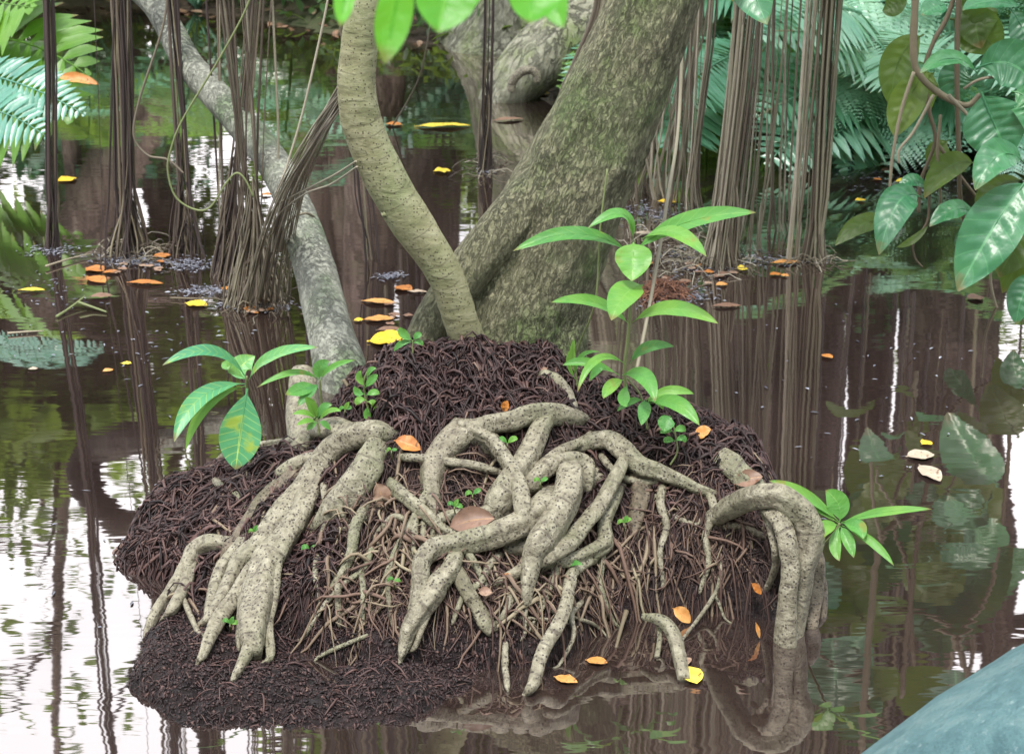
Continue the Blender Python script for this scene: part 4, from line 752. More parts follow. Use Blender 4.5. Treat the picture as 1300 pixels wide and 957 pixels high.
def fernring(label, x, y, k, l, mat, tilt=.45, face=None, **kw):
    z = float(ground(np.array(x), np.array(y))); fr = []
    for i in range(k):
        a = 2*math.pi*i/k+RS.uniform(-.3, .3) if face is None else face+RS.uniform(-1.1, 1.1)
        fr.append((math.cos(a), math.sin(a), tilt+RS.uniform(-.25, .35), l*RS.uniform(.75, 1.15)))
    return fern(label, (x, y, z), fr, mat, **kw)
# right bank ferns
for (px, Yy, k, l, mt, lb) in [(1120, 7.3, 9, .85, m_fern, 'large blue-green fern arching over the water behind the rightmost root bundle'), (1010, 7.7, 8, .8, m_fern, 'blue-green fern filling the gap right of the pillar-like bundle'), (940, 7.9, 7, .7, m_fern, 'blue-green fern glimpsed behind the pillar-like bundle'),
     (1200, 8.1, 8, .9, m_fern, 'tall blue-green fern behind the leafy branch'), (860, 8.3, 7, .7, m_fern, 'fern behind the dense aerial roots right of the trunk'), (1060, 8.9, 8, .9, m_fernl, 'yellow-green fern high on the bank above the blue-green ferns'), (1290, 7.4, 7, .8, m_fern, 'fern at the right edge behind the hanging leaves'), (960, 9.2, 8, .9, m_fern, 'pale fern at the top edge between the root bundles'), (1150, 9.6, 9, 1.0, m_fern, 'big fern at the very back of the right bank')]:
    x = (px-650)*M(1, 100, Yy); fernring(lb, x, Yy, k, l, mt, .35, n=27, lm=l*.27, lw=.026+.012*(k % 3), bip=k % 3 == 1)
for (px, Yy, k, l, mt, lb) in [(1090, 6.9, 8, .6, m_fern, 'fern at the water edge right of the rightmost root bundle'), (900, 7.4, 7, .6, m_fernl, 'light green fern behind the dense aerial roots'), (990, 7.2, 8, .6, m_fern, 'low fern at the water edge between the two pillar bundles'), (1180, 6.9, 7, .6, m_fern, 'fern behind the twigs of the leafy branch'), (1270, 6.8, 7, .7, m_fern, 'low fern under the big hanging leaves'), (840, 8.0, 6, .6, m_fern, 'fern peeping out right beside the thick trunk')]:
    x = (px-650)*M(1, 100, Yy); fernring(lb, x, Yy, k, l, mt, .3, n=24, lm=l*.28, lw=.022+.008*(k % 3), bip=k % 2 == 1)
Fr = empty('fern', P(1100, 120, 7.2), 'wide flat fern fronds spreading level just above the water at the right bank', 'fern', 'ferns on the far bank')
for (b_, m_, t_) in [((1180, 130), (1090, 60), (985, 40)), ((1170, 160), (1080, 110), (960, 150)), ((1150, 120), (1060, 130), (975, 210)), ((1200, 200), (1120, 150), (1040, 190)), ((980, 60), (910, 80), (850, 130)), ((1090, 20), (1120, 60), (1170, 110)), ((1120, 30), (1040, 10), (960, 50)), ((930, 110), (880, 130), (850, 190))]:
    frond(Fr, P(*b_, 7.1), P(*m_, 6.7), P(*t_, 6.4), 26, .25, .034, m_fern, bip=False, up=(0, -.6, .8), rnd=RS.uniform(0, 1))
# left ferns
Fl = empty('fern', P(-60, 40, 7.2), 'bright yellow-green fern frond reaching in at the left edge', 'fern')
for (b_, m_, t_) in [((-90, 60), (10, 50), (110, 95)), ((-90, 90), (0, 100), (90, 150)), ((-80, -10), (-20, 0), (40, 10))]:
    frond(Fl, P(*b_, 6.8), P(*m_, 6.6), P(*t_, 6.4), 13, .30, .075, m_fernl, up=(0, -.8, .7), bip=False, droop=.3)
Fl2 = empty('fern', P(-60, 110, 6.0), 'blue-green fern frond below the yellow-green one at the left edge', 'fern')
frond(Fl2, P(-60, 90, 5.9), P(20, 105, 5.8), P(108, 146, 5.7), 22, .12, .024, m_fernb, up=(0, -.8, .7), bip=False, rnd=.3); frond(Fl2, P(-70, 150, 5.8), P(-10, 140, 5.7), P(60, 175, 5.6), 18, .12, .022, m_fernb, up=(0, -.8, .7), bip=False, rnd=.4)
# far-bank ferns drooping to the water along the top of the picture
for i, (px, lb) in enumerate([(20, 'at the far left end of the far shore'), (110, 'behind the thick dark bundle'), (250, 'above the leaning grey stem'), (370, 'left of the curved stem on the far shore'), (520, 'behind the overhead leaves'), (600, 'beside the far root buttress'), (-120, 'just outside the left edge')]):
    Yy = 10.2+.3*math.sin(i*2.1); x = (px-650)*M(1, 0, Yy); fernring('far shore fern '+lb, x, Yy, 8, .95, m_fern if i % 3 else m_fernl, .5, n=20, lm=.26, lw=.034, bip=False)

# ------------------------------------------------------------ far trees
def bgtree(label, x, y, h, r, lean=(0, 0), crowns=None, n=2600, L=.22, mat=0, flare=1.8, cl=14, limbs=5, spread=1.6, bk=None):
    z = max(float(ground(np.array(float(x)), np.array(float(y)))), -.2); rs = np.random.RandomState(int(abs(x*100+y*10))+3)
    E = empty('tree', (x, y, z), label, 'tree', 'trees on the far bank'); b0 = np.array([x, y, z-.15]); top = np.array([x+lean[0], y+lean[1], z+h])
    pts = [b0, b0*.93+top*.07, b0*.75+top*.25+rs.normal(size=3)*.08, b0*.5+top*.5+rs.normal(size=3)*.14, b0*.2+top*.8, top]
    mb = MB(); tube(mb, pts, [r*flare, r*1.15, r, r*.85, r*.6, r*.3], 30, 70, disp=ridge(.10, 1.5, 1.6, x, .05)); mb.build('trunk', bk or m_far, E)
    for k in range(limbs):
        f = rs.uniform(.45, .95); s = b0*(1-f)+top*f; a = rs.uniform(0, 6.28); e = s+np.array([math.cos(a)*spread, math.sin(a)*spread, rs.uniform(.2, .9)*spread])
        mb = MB(); tube(mb, [s, (s+e)/2+[0, 0, .15], e], [r*.4, r*.25, r*.08], 10, 20, lump=.1, lsc=5); mb.build('limb', m_far, E)
    if n:
        mb = MB()
        for (cx, cy_, cz, rx, ry, rz, fr) in (crowns or [(0, 0, .85, 1.6, 1.4, 1.1, 1)]):
            crown(mb, np.array([x+lean[0]*cz+cx, y+lean[1]*cz+cy_, z+h*cz]), (rx, ry, rz), int(n*fr), cl, L, rs)
        mb.build('crown', m_bg[mat], E)
    return E
def xs_(px, Y): return (px-650)*M(1, 60, Y)
bgtree('broad far tree with fluted base behind the top-centre leaves', xs_(665, 8.7), 9.1, 5.5, .24, (.3, .5), [(0, 0, .75, 1.6, 1.2, 1.3, 1)], flare=1.9, bk=m_mossbark)
E = bgtree('mossy far tree leaning right behind the thick trunk', xs_(710, 7.9), 8.15, 5.0, .19, (1.3, .3), [(0, 0, .95, 1.4, 1.2, 1.0, 1)], flare=2.0, n=1800, bk=m_mossbark)
mb = MB(); tube(mb, pathY([(606, 170), (650, 112), (692, 70), (745, 30), (800, -20), (840, -90)], [7.72, 7.72, 7.76, 7.9, 8.0, 8.0]), [.05, .10, .13, .14, .13, .12], 24, 60, disp=ridge(.12, 3, 1.6, 4, .05)); mb.build('root', m_mossbark, E)
Hk = empty('root_hook', W(652, 116), 'pale hooked root looping out of the water left of the thick trunk', 'root')
mb = MB(); tube(mb, pathY([(649, 116), (651, 104), (660, 93), (672, 89), (681, 94), (682, 104)], [7.0]*6), [M(5.5, 100, 7.0), M(6, 100, 7), M(5, 100, 7)], 14, 40, lump=.1, lsc=20); mb.build('loop', m_root, Hk)
bgtree('slender far tree behind the curved stem', xs_(430, 11), 11.0, 6.5, .15, (.3, .2), [(.4, 0, .75, 1.0, 1.2, 1.5, 1)], mat=1)
bgtree('leaning far tree behind the leaning grey stem', xs_(330, 10.6), 10.8, 2.9, .17, (-2.3, .2), [(0, 0, .85, 1.0, 1.0, .5, 1)], mat=1, n=900, spread=.7, flare=1.3)
bgtree('far tree left of centre with yellow-green crown', xs_(150, 12), 12.0, 3.2, .13, (.4, .2), [(0, 0, .7, 1.5, 1.2, .7, 1)], mat=1, n=2000)
bgtree('low spreading far tree at the left', xs_(-60, 12.2), 12.4, 2.9, .14, (-.3, .2), [(0, 0, .7, 1.6, 1.3, .6, 1)], mat=0, n=2000)
bgtree('far tree at the left margin', xs_(-300, 11), 11.5, 3.4, .15, (.2, .2), [(0, 0, .7, 1.6, 1.4, .8, 1)], mat=0, n=2400)
bgtree('bare double-trunked far tree behind the thick trunk', xs_(800, 9.8), 10.0, 7.0, .22, (.2, .3), [(0, 0, .95, 1.4, 1.2, .9, 1)], mat=2, limbs=7, n=900)
bgtree('straight brown far tree behind the pillar-like bundle', xs_(925, 9.3), 9.7, 7.0, .21, (-.2, .2), [(0, 0, .95, 1.4, 1.2, .9, 1)], mat=0, n=900)
bgtree('brown far tree behind the ferns', xs_(1060, 10.2), 10.6, 7.0, .20, (.4, .2), [(0, 0, .95, 1.4, 1.2, 1.0, 1)], mat=2, n=900)
bgtree('dark far tree behind the leafy branch', xs_(1240, 9.3), 9.7, 6.5, .26, (.1, .2), [(0, 0, .95, 1.4, 1.2, 1.0, 1)], mat=2, flare=2.2, n=900)
bgtree('far tree beyond the right margin', xs_(1500, 9.5), 9.8, 6.0, .22, (-.3, .2), [(0, 0, 1.05, 1.3, 1.0, .8, 1)], mat=0, n=800)
bgtree('thin far tree between the two centre trunks', xs_(560, 11.5), 11.8, 7.5, .13, (-.3, .2), [(0, 0, .9, 1.3, 1.2, 1.0, 1)], mat=0, n=900)
bgtree('thin sparse far tree with airy twigs standing in the open sky gap', xs_(70, 10.6), 10.9, 5.2, .05, (-.5, .1), [(0, 0, .7, 1.3, .8, 1.3, 1)], mat=2, n=260, L=.16, cl=4, limbs=9, spread=1.0, flare=1.3)
for i in range(9):
    px = -500+i*290; Yy = 14.5+1.5*math.sin(i*1.7); x = (px-650)*M(1, 60, Yy); hh = [3.2, 3.3, 3.4, 3.8, 7.0, 8.0, 8.6, 8.6, 8.6][i]
    bgtree('background tree number standing behind the others, '+['far left', 'left', 'left of the gap', 'left of centre', 'centre', 'right of centre', 'right', 'far right', 'rightmost'][i]+' in the back row', x, Yy, hh, .18, (RS.uniform(-.4, .4), .2), [(0, 0, 1.0 if i > 4 else .8, 2.0, 1.2, hh*.13, .55), (0, 0, .22, 2.2, 1.2, hh*.13, .45)], mat=i % 3, n=1500, L=.22)
for o_ in C.objects:
    if o_.get('label', '').startswith('background tree number standing'): o_['label'] = o_['label'].replace('number standing', 'standing')
names = ['far left of the sky gap', 'behind the skirted bundle', 'left of the curved stem', 'right of the curved stem', 'just left of the thick trunk', 'just right of the thick trunk', 'behind the loose root row', 'between the root bundles', 'right of the rightmost bundle', 'behind the leafy branch', 'at the right margin']
for i, px in enumerate((-240, 365, 470, 575, 745, 850, 880, 985, 1110, 1180, 1340)):
    Yy = 9.9+.6*math.sin(i*2.3); left = px < 60
    bgtree('slim purple-brown far trunk '+names[i], xs_(px, Yy), Yy+.6, 2.6 if left else 5.6+.8*math.sin(i*1.3), .075+.03*(i % 3), (.5*math.sin(i*1.9), .1), [(0, 0, .92, .7, .6, .5, 1)], mat=i % 3, n=260 if left else 420, L=.2, cl=8, limbs=3, spread=.7, flare=1.5)
for i, (px, Yy, n_) in enumerate([(395, 8.2, 30), (455, 7.6, 26), (540, 8.6, 22), (580, 7.8, 18), (905, 7.2, 34), (1075, 7.0, 26), (1130, 7.4, 20), (1215, 7.2, 22)]):
    g_ = (xs_(px, Yy), Yy); mb = MB(); K = 9; q_ = np.zeros((n_, K, 3)); s_ = np.linspace(0, 1, K)
    h0 = .9+.5*math.sin(i*1.7) if px > 200 else .6
    x0 = g_[0]+RS.normal(size=n_)*.13; y0 = g_[1]+RS.normal(size=n_)*.1; zb = RS.uniform(h0, h0+.9, n_); q_[..., 0] = x0[:, None]+np.cumsum(RS.normal(size=(n_, K)), 1)*.012; q_[..., 1] = y0[:, None]; q_[..., 2] = zb[:, None]*(1-s_)+4.6*s_
    strands(mb, q_, np.full((n_, K), .006)*RS.uniform(.5, 1.8, (n_, 1)), RS.uniform(0, 1, n_)); tag(mb.build('aerial_root_bundle', m_aerd, None, origin=(g_[0], g_[1], h0)), 'short aerial roots over the far water '+['left of the curved stem', 'behind the curved stem', 'right of the curved stem', 'near the lone shaggy root', 'behind the pillar-like bundle', 'right of the rightmost bundle', 'left of the hanging branch', 'behind the hanging branch'][i], 'aerial roots', 'aerial roots dangling over the far water')
for i, (x_, y_, h_) in enumerate([(-7.5, 4, 6), (-7, -1, 7), (-4.5, -4.5, 7), (-1.5, -6, 7.5), (1.8, -6, 7.5), (4.8, -4.5, 7), (7, -1, 7), (7.5, 4, 7), (8.5, 8, 6.5)]):  # unseen ring of trees added to block light from the low sky
    bgtree('unseen tree of the surrounding wood, added to block low sky, '+['left of the pond', 'left of the near bank', 'behind the viewer to the left', 'behind the viewer', 'behind the viewer to the right', 'right of the near bank corner', 'right of the near bank', 'right of the pond', 'right beyond the pond'][i], x_, y_, h_, .2, (0, 0), [(0, 0, .7, 2.0, 2.0, h_*.24, .55), (0, 0, .28, 1.9, 1.9, h_*.2, .45)], mat=i % 3, n=2300, L=.32)
# shrubs on the far shore
def shrub(label, x, y, r, h, mat, n, L=.14):
    z = float(ground(np.array(float(x)), np.array(float(y)))); rs = np.random.RandomState(int(abs(x*77+y*13))+9)
    E = empty('shrub', (x, y, z), label, 'shrub', 'shrubs along the far shore')
    mb = MB()
    for k in range(7):
        a = rs.uniform(0, 6.28); e = np.array([x+math.cos(a)*r*.6, y+math.sin(a)*r*.5, z+h*rs.uniform(.6, 1)]); tube(mb, [(x, y, z-.05), ((x+e[0])/2, (y+e[1])/2, z+h*.4), e], [.015, .008], 6, 10, rnd=.3)
    mb.build('stems', m_twig, E); mb = MB(); crown(mb, np.array([x, y, z+h*.6]), (r, r*.8, h*.45), n, 9, L, rs); mb.build('foliage', mat, E)
for i in range(10):
    px = -260+i*190; Yy = 11.6+.5*math.sin(i*1.9)-(1.6 if px > 850 else 0); shrub('leafy shrub '+['at the far left', 'second from the left', 'behind the left bundles', 'above the leaning stem', 'left of the curved stem', 'behind the curved stem', 'behind the thick trunk', 'behind the ferns', 'on the right bank', 'at the right edge'][i]+' of the far shore', (px-650)*M(1, 60, Yy), Yy, .75, .7+.25*(i % 3), (m_fern, m_bg[0], m_fern, m_bg[2])[i % 4], 520)
# low herbs on the shore line
mb = MB(); n = 5200; x = RS.uniform(-4.5, 4.5, n); y = shoreY(x)+np.abs(RS.normal(size=n))*1.1; z = ground(x, y); ok = z > .0; x, y, z = x[ok], y[ok], z[ok]; n = len(x)
d = rdir(n); d[:, 2] = np.abs(d[:, 2])+.35; nn = rdir(n)*.6; nn[:, 2] += 1
leaves(mb, P3(x, y, z+RS.uniform(0, .12, n)), d, nn, RS.uniform(.05, .14, n), RS.uniform(.02, .05, n), RS.uniform(0, 1, n), .3); tag(mb.build('ground_herbs', m_bg[2], smooth=True), 'low green herbs covering the far shore', 'ground cover', kind='stuff')
mb = MB(); n = 2400; x = RS.uniform(-4.5, 4.5, n); y = shoreY(x)+RS.normal(size=n)*.9+.5; z = ground(x, y); ok = z > -.02; x, y, z = x[ok], y[ok], z[ok]; n = len(x)
d = rdir(n, .2); nn = rdir(n)*.35; nn[:, 2] += 1
leaves(mb, P3(x, y, z+.012), d, nn, RS.uniform(.04, .10, n), RS.uniform(.02, .04, n), RS.uniform(0, 1, n)**2, .05); tag(mb.build('leaf_litter', m_bro), 'brown and orange leaf litter on the far shore', 'leaf litter', kind='stuff')

# ------------------------------------------------------------ floating leaves, one object each
def fl(px, py, l, ang, mat, label, ratio=.38, z=None, curl=.12, name='fallen_leaf', stand=0.0):
    g = W(px, py, .004) if z is None else P(px, py, z)
    m = M(1, py, g[1]); a = math.radians(ang); L = l*m
    dy = math.sin(a); dx = math.cos(a)
    if z is None: d = np.array([dx, dy*2.0, 0]); L = L*1.0; d = d/np.linalg.norm(d); L = L/max(abs(d[0]), .35) if abs(dx) > .5 else L; up = [0, 0, 1.]
    else: d = np.array([dx, -.12, dy]); d /= np.linalg.norm(d)
    b_ = g-d*L*.5; t_ = g+d*L*.5; mid = g+np.array([0, 0, 1.])*L*(curl*.5 if z is not None else .02)
    mb = MB(); bigleaf(mb, b_, mid, t_, L*ratio*((1+abs(dx)) if z is None else 1.2), k=1.0 if z is None else .35, cup=.05 if z is None else .18, nv=8, quilt=.012, wave=.035 if z is None else .09, ns=16, nw=6, rnd=RS.uniform(.3, .8))
    v = mb.v
    if z is None:
        for q_ in v: q_[:, 2] = np.maximum(q_[:, 2], .003)
    tag(mb.build(name, mat, None, origin=tuple(g)), label, 'leaf', 'fallen leaves floating on the pond' if z is None else 'fallen leaves caught on the mound')
FLV = [(562, 160, 72, 2, m_yel, 'long narrow yellow leaf floating behind the curved stem', .16), (500, 158, 22, 170, m_ora, 'small tan leaf touching the left end of the long yellow leaf', .4), (561, 217, 22, 5, m_yel, 'bright yellow oval leaf floating in open water left of the lone shaggy root', .55),
 (85, 228, 20, 25, m_yel, 'yellow leaf floating right of the farthest left bundle', .45), (120, 342, 26, -15, m_ora, 'pale orange leaf, upper one of the cluster below the thick dark bundle', .45), (122, 355, 28, -25, m_ora, 'pale orange leaf, lower one of the cluster below the thick dark bundle', .3), (140, 345, 18, 15, m_ora, 'small orange leaf right of the pale orange pair', .35),
 (184, 359, 48, -3, m_ora, 'long orange leaf floating left of the skirted bundle', .18), (249, 386, 30, -10, m_yel, 'spotted yellow leaf floating below the skirted bundle', .35), (205, 325, 22, 10, m_ora, 'crumpled orange leaf between two left bundles', .5), (40, 368, 34, 0, m_yel, 'dull yellow leaf floating near the left edge', .2), (338, 247, 16, -5, m_ora, 'small orange leaf behind the leaning grey stem', .4),
 (286, 366, 10, -20, m_ora, 'tiny orange leaf at the foot of the skirted bundle', .5), (128, 376, 30, 5, m_bro, 'half-sunk orange-brown leaf beside the green blades', .3), (160, 461, 14, 0, m_yel, 'small dull leaf floating alone left of the large-leaved seedling', .4), (137, 470, 12, 20, m_ora, 'tiny brown leaf below the small dull leaf', .4), (42, 468, 12, 5, m_pale, 'tiny pale leaf alone in the left water', .4),
 (480, 383, 44, -6, m_ora, 'long orange leaf between the leaning stem and the curved stem', .22), (480, 405, 40, 3, m_ora, 'orange leaf below the long orange one left of the curved stem', .28), (455, 406, 12, 10, m_yel, 'small yellow leaf beside the leaning grey stem', .5), (512, 366, 22, -20, m_ora, 'pinkish orange leaf near the curved stem', .45), (530, 370, 26, -4, m_pale, 'pale leaf near the curved stem', .2),
 (495, 432, 58, 4, m_yel, 'large round yellow leaf behind the fibre mat', .5), (494, 418, 34, 5, m_bro, 'grey-brown leaf edging the large round yellow leaf', .25), (847, 256, 24, -5, m_yel, 'bright curled yellow leaf among the aerial roots right of the trunk', .5), (943, 341, 16, 5, m_yel, 'small yellow leaf at the foot of the pillar-like bundle', .6), (998, 333, 40, 3, m_ora, 'long orange leaf left of the rightmost bundle', .2),
 (916, 361, 16, 10, m_ora, 'orange-red leaf floating below the pillar-like bundle', .4), (922, 388, 40, 2, m_bro, 'brown leaf floating below the pillar-like bundle', .18), (1092, 254, 14, 10, m_yel, 'small yellow leaf on water left of the hanging branch', .45), (1147, 230, 22, 5, m_yel, 'yellow-green leaf behind the hanging twigs', .4), (1238, 378, 22, 10, m_bro, 'pinkish brown leaf floating below the biggest hanging leaf', .5),
 (1168, 578, 38, 5, m_pale, 'pale split leaf floating in the dark reflections on the right', .4), (1050, 452, 12, -30, m_ora, 'tiny orange leaf floating in the right water', .4), (1176, 562, 14, 20, m_yel, 'tiny green-yellow leaf floating above the pale split leaf', .5), (876, 856, 17, -60, m_yel, 'orange-yellow leaf floating right of the root in the foreground water', .45), (757, 839, 28, -8, m_ora, 'flat orange leaf floating in the foreground water', .35),
 (718, 862, 30, -15, m_ora, 'orange leaf half under at the bottom centre', .3), (868, 840, 20, 30, m_bro, 'brown leaf beside the foreground root', .3), (640, 120, 24, 5, m_pale, 'pale yellow leaf left of the hooked root', .3), (686, 119, 24, 8, m_yel, 'yellow leaf right of the hooked root', .4), (645, 152, 40, 8, m_bro, 'dark tan leaf floating right of the long yellow leaf', .2), (375, 13, 24, -3, m_ora, 'orange leaf at the far shore near the curved stem', .25), (245, 3, 20, -8, m_ora, 'orange leaf at the far shore above the leaning stem', .3), (402, 16, 24, 2, m_ora, 'brownish orange leaf hard against the curved stem at the far shore', .35), (822, 296, 40, 0, m_pale, 'pale strip of leaf behind the top of the tall seedling', .15), (1180, 600, 20, -60, m_pale, 'small white leaf fragment below the pale split leaf', .3), (815, 372, 22, 10, m_ora, 'rust leaf beside the tuft of red rootlets', .35), (860, 391, 26, 5, m_ora, 'thin orange leaf under the tuft of red rootlets', .2)]
for a in FLV: fl(*a)
for (px, py, l, an, mt, lb, ra) in [(517, 565, 36, -18, m_ora, 'bright orange leaf lying on the thick left root', .5), (642, 516, 18, 70, m_ora, 'orange leaf standing in the fibre mat above the horizontal root', .5), (892, 550, 24, 30, m_ora, 'orange and white leaf on the right shoulder of the mound', .6), (950, 610, 38, 20, m_bro, 'curled brown leaf on the arched root', .5), (598, 664, 62, 15, m_bro, 'large curled brown leaf among the centre roots', .45), (484, 630, 40, -70, m_bro, 'shrivelled brown leaf hanging in front of the fat left root', .5),
      (960, 747, 20, -50, m_ora, 'reddish leaf stuck in the mud left of the arched root', .4), (865, 781, 30, -40, m_ora, 'orange leaf lying at the water edge right of centre', .5), (616, 752, 18, 5, m_bro, 'small brown leaf on the mud between the centre roots', .6), (642, 731, 14, 30, m_ora, 'tiny orange leaf scrap on the mud at centre', .3), (962, 800, 22, -75, m_ora, 'thin orange leaf upright at the foot of the arched root', .2), (690, 470, 12, 30, m_bro, 'small curled brown scrap near the hollow root end', .4)]:
    Y = hit(px, py); fl(px, py, l, an, mt, lb, ra, z=Y-.035)
# orange-yellow leaf draped on the left fern
fl(98, 103, 58, -8, m_ora, 'orange and yellow dead leaf on the yellow-green fern', .2, z=6.35)
n_ = 0
for (cx_, cy_, sx, sy, k_) in ((900, 345, 80, 14, 16), (170, 338, 70, 10, 10), (330, 392, 60, 8, 8), (500, 395, 50, 25, 7), (1120, 215, 90, 16, 10), (700, 112, 50, 10, 6)):
    for _ in range(k_):
        n_ += 1; fl(cx_+RS.normal()*sx*.5, cy_+RS.normal()*sy*.5, RS.uniform(8, 18), RS.uniform(-25, 25), random.choice([m_bro, m_bro, m_ora]), 'small sodden brown leaf drifting among the scum at the feet of the hanging roots', .4)
for o_ in [o_ for o_ in C.objects if o_.get('label', '').startswith('small sodden')]: o_['group'] = 'small sodden leaves in drifts'
# sticks
def stick(label, pts, r, mat=m_twig, rnd=.8):
    pp = [W(x, y, z) for x, y, z in pts]; mb = MB(); tube(mb, pp, [M(r, 350, pp[0][1]), M(r*.5, 350, pp[0][1])], 7, 16, lump=.2, lsc=30, rnd=rnd); tag(mb.build('stick', mat, None, origin=tuple(pp[0])), label, 'stick')
stick('thin pale stick floating at the left below the first bundle', [(58, 338, .01), (90, 328, .01), (116, 322, .01)], 1.5, rnd=1); stick('pale stick floating right of the dull yellow leaf', [(10, 423, .006), (35, 421, .006), (55, 420, .006)], 1.6, rnd=1)
stick('thin stick floating under the skirted bundle', [(216, 378, .006), (250, 379, .008), (278, 379, .006)], 1.2, rnd=.5); stick('green blade floating below the orange cluster', [(72, 402, .005), (90, 390, .01), (108, 376, .02)], 2.0, m_vine); stick('second green blade crossing near the first', [(100, 384, .02), (118, 390, .01), (135, 396, .005)], 2.2, m_vine)
stick('dark twig sticking out beside the tuft of red rootlets', [(868, 378, .0), (884, 366, .03), (900, 360, .05)], 1.6, rnd=.1); stick('short pale twig leaning behind the skirted bundle', [(335, 300, .03), (330, 288, .06), (327, 280, .09)], 2.0, rnd=.9)
stick('forked grey twig in the shallow water beside the seedlings', [(399, 446, .01), (425, 462, .02), (444, 474, .03), (455, 478, .03)], 1.8, rnd=.9)
stick('wet bluish stick half under water right of centre', [(795, 776, .02), (789, 796, .01), (782, 822, .0)], 4, rnd=.3)
stick('brown slanting twig on the left shoulder of the mound', [(436, 482, .30), (446, 497, .28), (452, 508, .27)], 3, rnd=.4)
# red rootlet tuft
mb = MB(); g = W(842, 375); n = 240; a = RS.uniform(0, 6.28, n); e = RS.uniform(0, 1, n)**.6; s = np.linspace(0, 1, 5); q_ = np.zeros((n, 5, 3)); w = M(28, 375, g[1])
b0 = np.stack([g[0]+np.cos(a)*e*w, g[1]+np.sin(a)*e*w*1.3, .035*(1-e)], 1); d = rdir(n, .3)*.05
for k in range(5): q_[:, k] = b0+d*s[k]+RS.normal(size=(n, 3))*.003; q_[:, k, 2] = np.maximum(q_[:, k, 2]-.02*s[k]**2+.01, .0)
strands(mb, q_, np.full((n, 5), .0013), RS.uniform(0, 1, n)); tag(mb.build('rootlet_tuft', m_redfib, None, origin=tuple(g)), 'small reddish tuft of fine rootlets on the water behind the tall seedling', 'root tuft')
# floating scum and debris round the bundle feet
mb = MB()
for (cx_, cy_, sx, sy, n) in [(68, 318, 45, 8, 130), (165, 330, 45, 8, 240), (240, 335, 45, 10, 240), (325, 388, 50, 8, 260), (265, 368, 40, 8, 200), (495, 350, 20, 5, 110), (900, 330, 70, 22, 420), (860, 375, 45, 16, 300), (990, 330, 60, 10, 160), (650, 90, 30, 8, 80), (700, 110, 40, 10, 120), (615, 217, 16, 5, 60), (820, 270, 60, 16, 260), (250, 700, 300, 160, 30), (1150, 230, 90, 25, 260), (60, 360, 90, 40, 50), (1100, 500, 200, 160, 60), (200, 440, 200, 60, 60)]:
    x = cx_+RS.normal(size=n)*sx*.5; y = cy_+RS.normal(size=n)*sy*.5; b0 = np.array([W(i, j, .002) for i, j in zip(x, y)]); d = rdir(n, .02); nn = np.tile([0, 0, 1.], (n, 1))+RS.normal(size=(n, 3))*.1
    leaves(mb, b0, d, nn, RS.uniform(.005, .022, n), RS.uniform(.002, .007, n), RS.uniform(0, 1, n), 0, .25)
tag(mb.build('floating_debris', m_scum), 'pale specks and scraps floating around the root feet', 'debris', kind='stuff')
mb = MB()
for (cx_, cy_, sx, n) in [(900, 335, 75, 130), (165, 322, 40, 60), (325, 383, 50, 80), (615, 212, 14, 50), (850, 300, 70, 70), (1030, 330, 30, 40)]:
    K = 6; s = np.linspace(0, 1, K); x = cx_+RS.normal(size=n)*sx*.4; y = cy_+RS.normal(size=n)*8; b0 = np.array([W(i, j, 0) for i, j in zip(x, y)]); a = RS.uniform(0, 6.28, n); l = RS.uniform(.03, .11, n)
    q_ = b0[:, None]+np.stack([np.cos(a), np.sin(a), np.zeros(n)], 1)[:, None]*(l[:, None, None]*s[None, :, None]); q_[..., 2] = RS.uniform(.004, .03, n)[:, None]*np.sin(math.pi*s)[None]
    q_ += np.cumsum(RS.normal(size=q_.shape), 1)*.004; strands(mb, q_, np.full((n, K), .0014), RS.uniform(.1, 1, n))
tag(mb.build('loose_rootlets', m_aer), 'loose bent rootlets littering the water around the hanging bundles', 'rootlets', kind='stuff')

# ------------------------------------------------------------ turquoise boulder, lower right, close to the lens
mb = MB(); nu, nv_ = 72, 40; th = np.linspace(0, 2*math.pi, nu, endpoint=False)[None]; ph = np.linspace(-.5*math.pi+.02, .5*math.pi-.02, nv_)[:, None]
d = np.stack(np.broadcast_arrays(np.cos(ph)*np.cos(th), np.cos(ph)*np.sin(th), np.sin(ph)), -1); sgn = np.sign(d)*np.abs(d)**1.45
cen = np.array([1.03, 2.06, .08]); v = cen+sgn*np.array([.78, .70, .50])*(1+.05*fbm(d*2.2+3, 3))[..., None]
i = np.arange(nv_-1)[:, None]*nu; j = np.arange(nu)[None]; mb.add(v, np.stack([i+j, i+(j+1) % nu, i+nu+(j+1) % nu, i+nu+j], -1)); tag(mb.build('boulder', m_rock, None, origin=(.84, 1.86, 0)), 'smooth pale turquoise boulder blurred in the lower right corner', 'boulder')

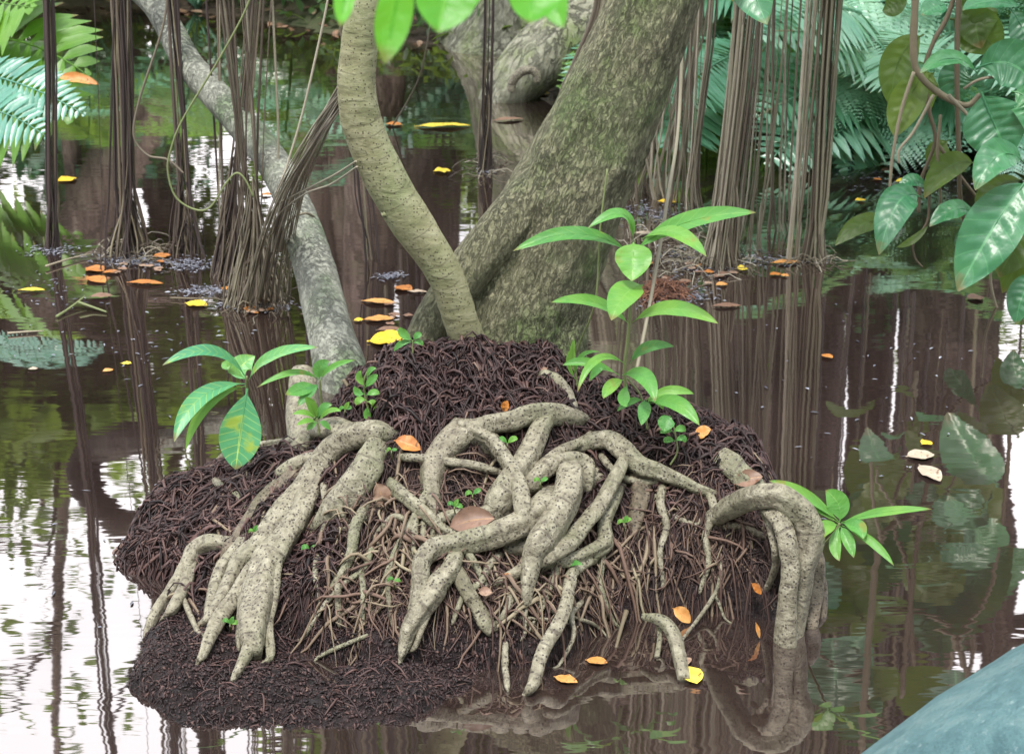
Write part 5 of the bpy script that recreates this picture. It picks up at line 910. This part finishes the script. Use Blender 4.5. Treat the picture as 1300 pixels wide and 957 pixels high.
# ------------------------------------------------------------ world, sun, camera
wd = bpy.data.worlds.new('World'); SC.world = wd; wd.use_nodes = True; nt = wd.node_tree; bg = nt.nodes['Background']
sky = nt.nodes.new('ShaderNodeTexSky'); sky.sky_type = 'NISHITA'; sky.sun_disc = False; EL, AZ = math.radians(66), math.radians(200)
sky.sun_elevation = EL; sky.sun_rotation = AZ; sky.dust_density = 2.5; sky.air_density = 1.0
tcw = nt.nodes.new('ShaderNodeTexCoord'); nz = nt.nodes.new('ShaderNodeTexNoise'); nz.inputs['Scale'].default_value = 2.6; nz.inputs['Detail'].default_value = 6; nt.links.new(tcw.outputs['Generated'], nz.inputs['Vector'])
rp = nt.nodes.new('ShaderNodeValToRGB'); rp.color_ramp.elements[0].position = .32; rp.color_ramp.elements[0].color = (.45,)*3+(1,); rp.color_ramp.elements[1].position = .52; nt.links.new(nz.outputs['Fac'], rp.inputs[0])
mx = nt.nodes.new('ShaderNodeMix'); mx.data_type = 'RGBA'; nt.links.new(rp.outputs[0], mx.inputs[0]); nt.links.new(sky.outputs[0], mx.inputs[6]); mx.inputs[7].default_value = (28, 28.5, 30.5, 1)
nt.links.new(mx.outputs[2], bg.inputs[0]); bg.inputs[1].default_value = .085
sl = bpy.data.lights.new('sun', 'SUN'); sl.energy = 3.6; sl.angle = math.radians(10); sl.color = (1, .95, .88); so = bpy.data.objects.new('sun', sl); C.objects.link(so)
# direction: Nishita rotation measured from +Y clockwise
sdir = np.array([math.sin(AZ)*math.cos(EL), math.cos(AZ)*math.cos(EL), math.sin(EL)])
from mathutils import Vector
so.rotation_euler = Vector(-sdir).to_track_quat('-Z', 'Y').to_euler(); so.location = (0, 0, 10)
cm = bpy.data.cameras.new('camera'); co = bpy.data.objects.new('camera', cm); C.objects.link(co); SC.camera = co
co.location = (0, 0, CAMH); co.rotation_euler = (math.radians(90)-TH, 0, 0); cm.sensor_width = 36; cm.lens = F/1300*36; cm.clip_end = 1000; cm.clip_start = .05
cm.dof.use_dof = True; cm.dof.focus_distance = 3.5; cm.dof.aperture_fstop = 13
SC.view_settings.view_transform = 'Standard'; SC.view_settings.look = 'None'; SC.view_settings.exposure = 0.28; SC.view_settings.gamma = 1
SC.cycles.max_bounces = 6; SC.cycles.diffuse_bounces = 2; SC.cycles.glossy_bounces = 3; SC.cycles.transmission_bounces = 3; SC.cycles.caustics_reflective = False; SC.cycles.caustics_refractive = False
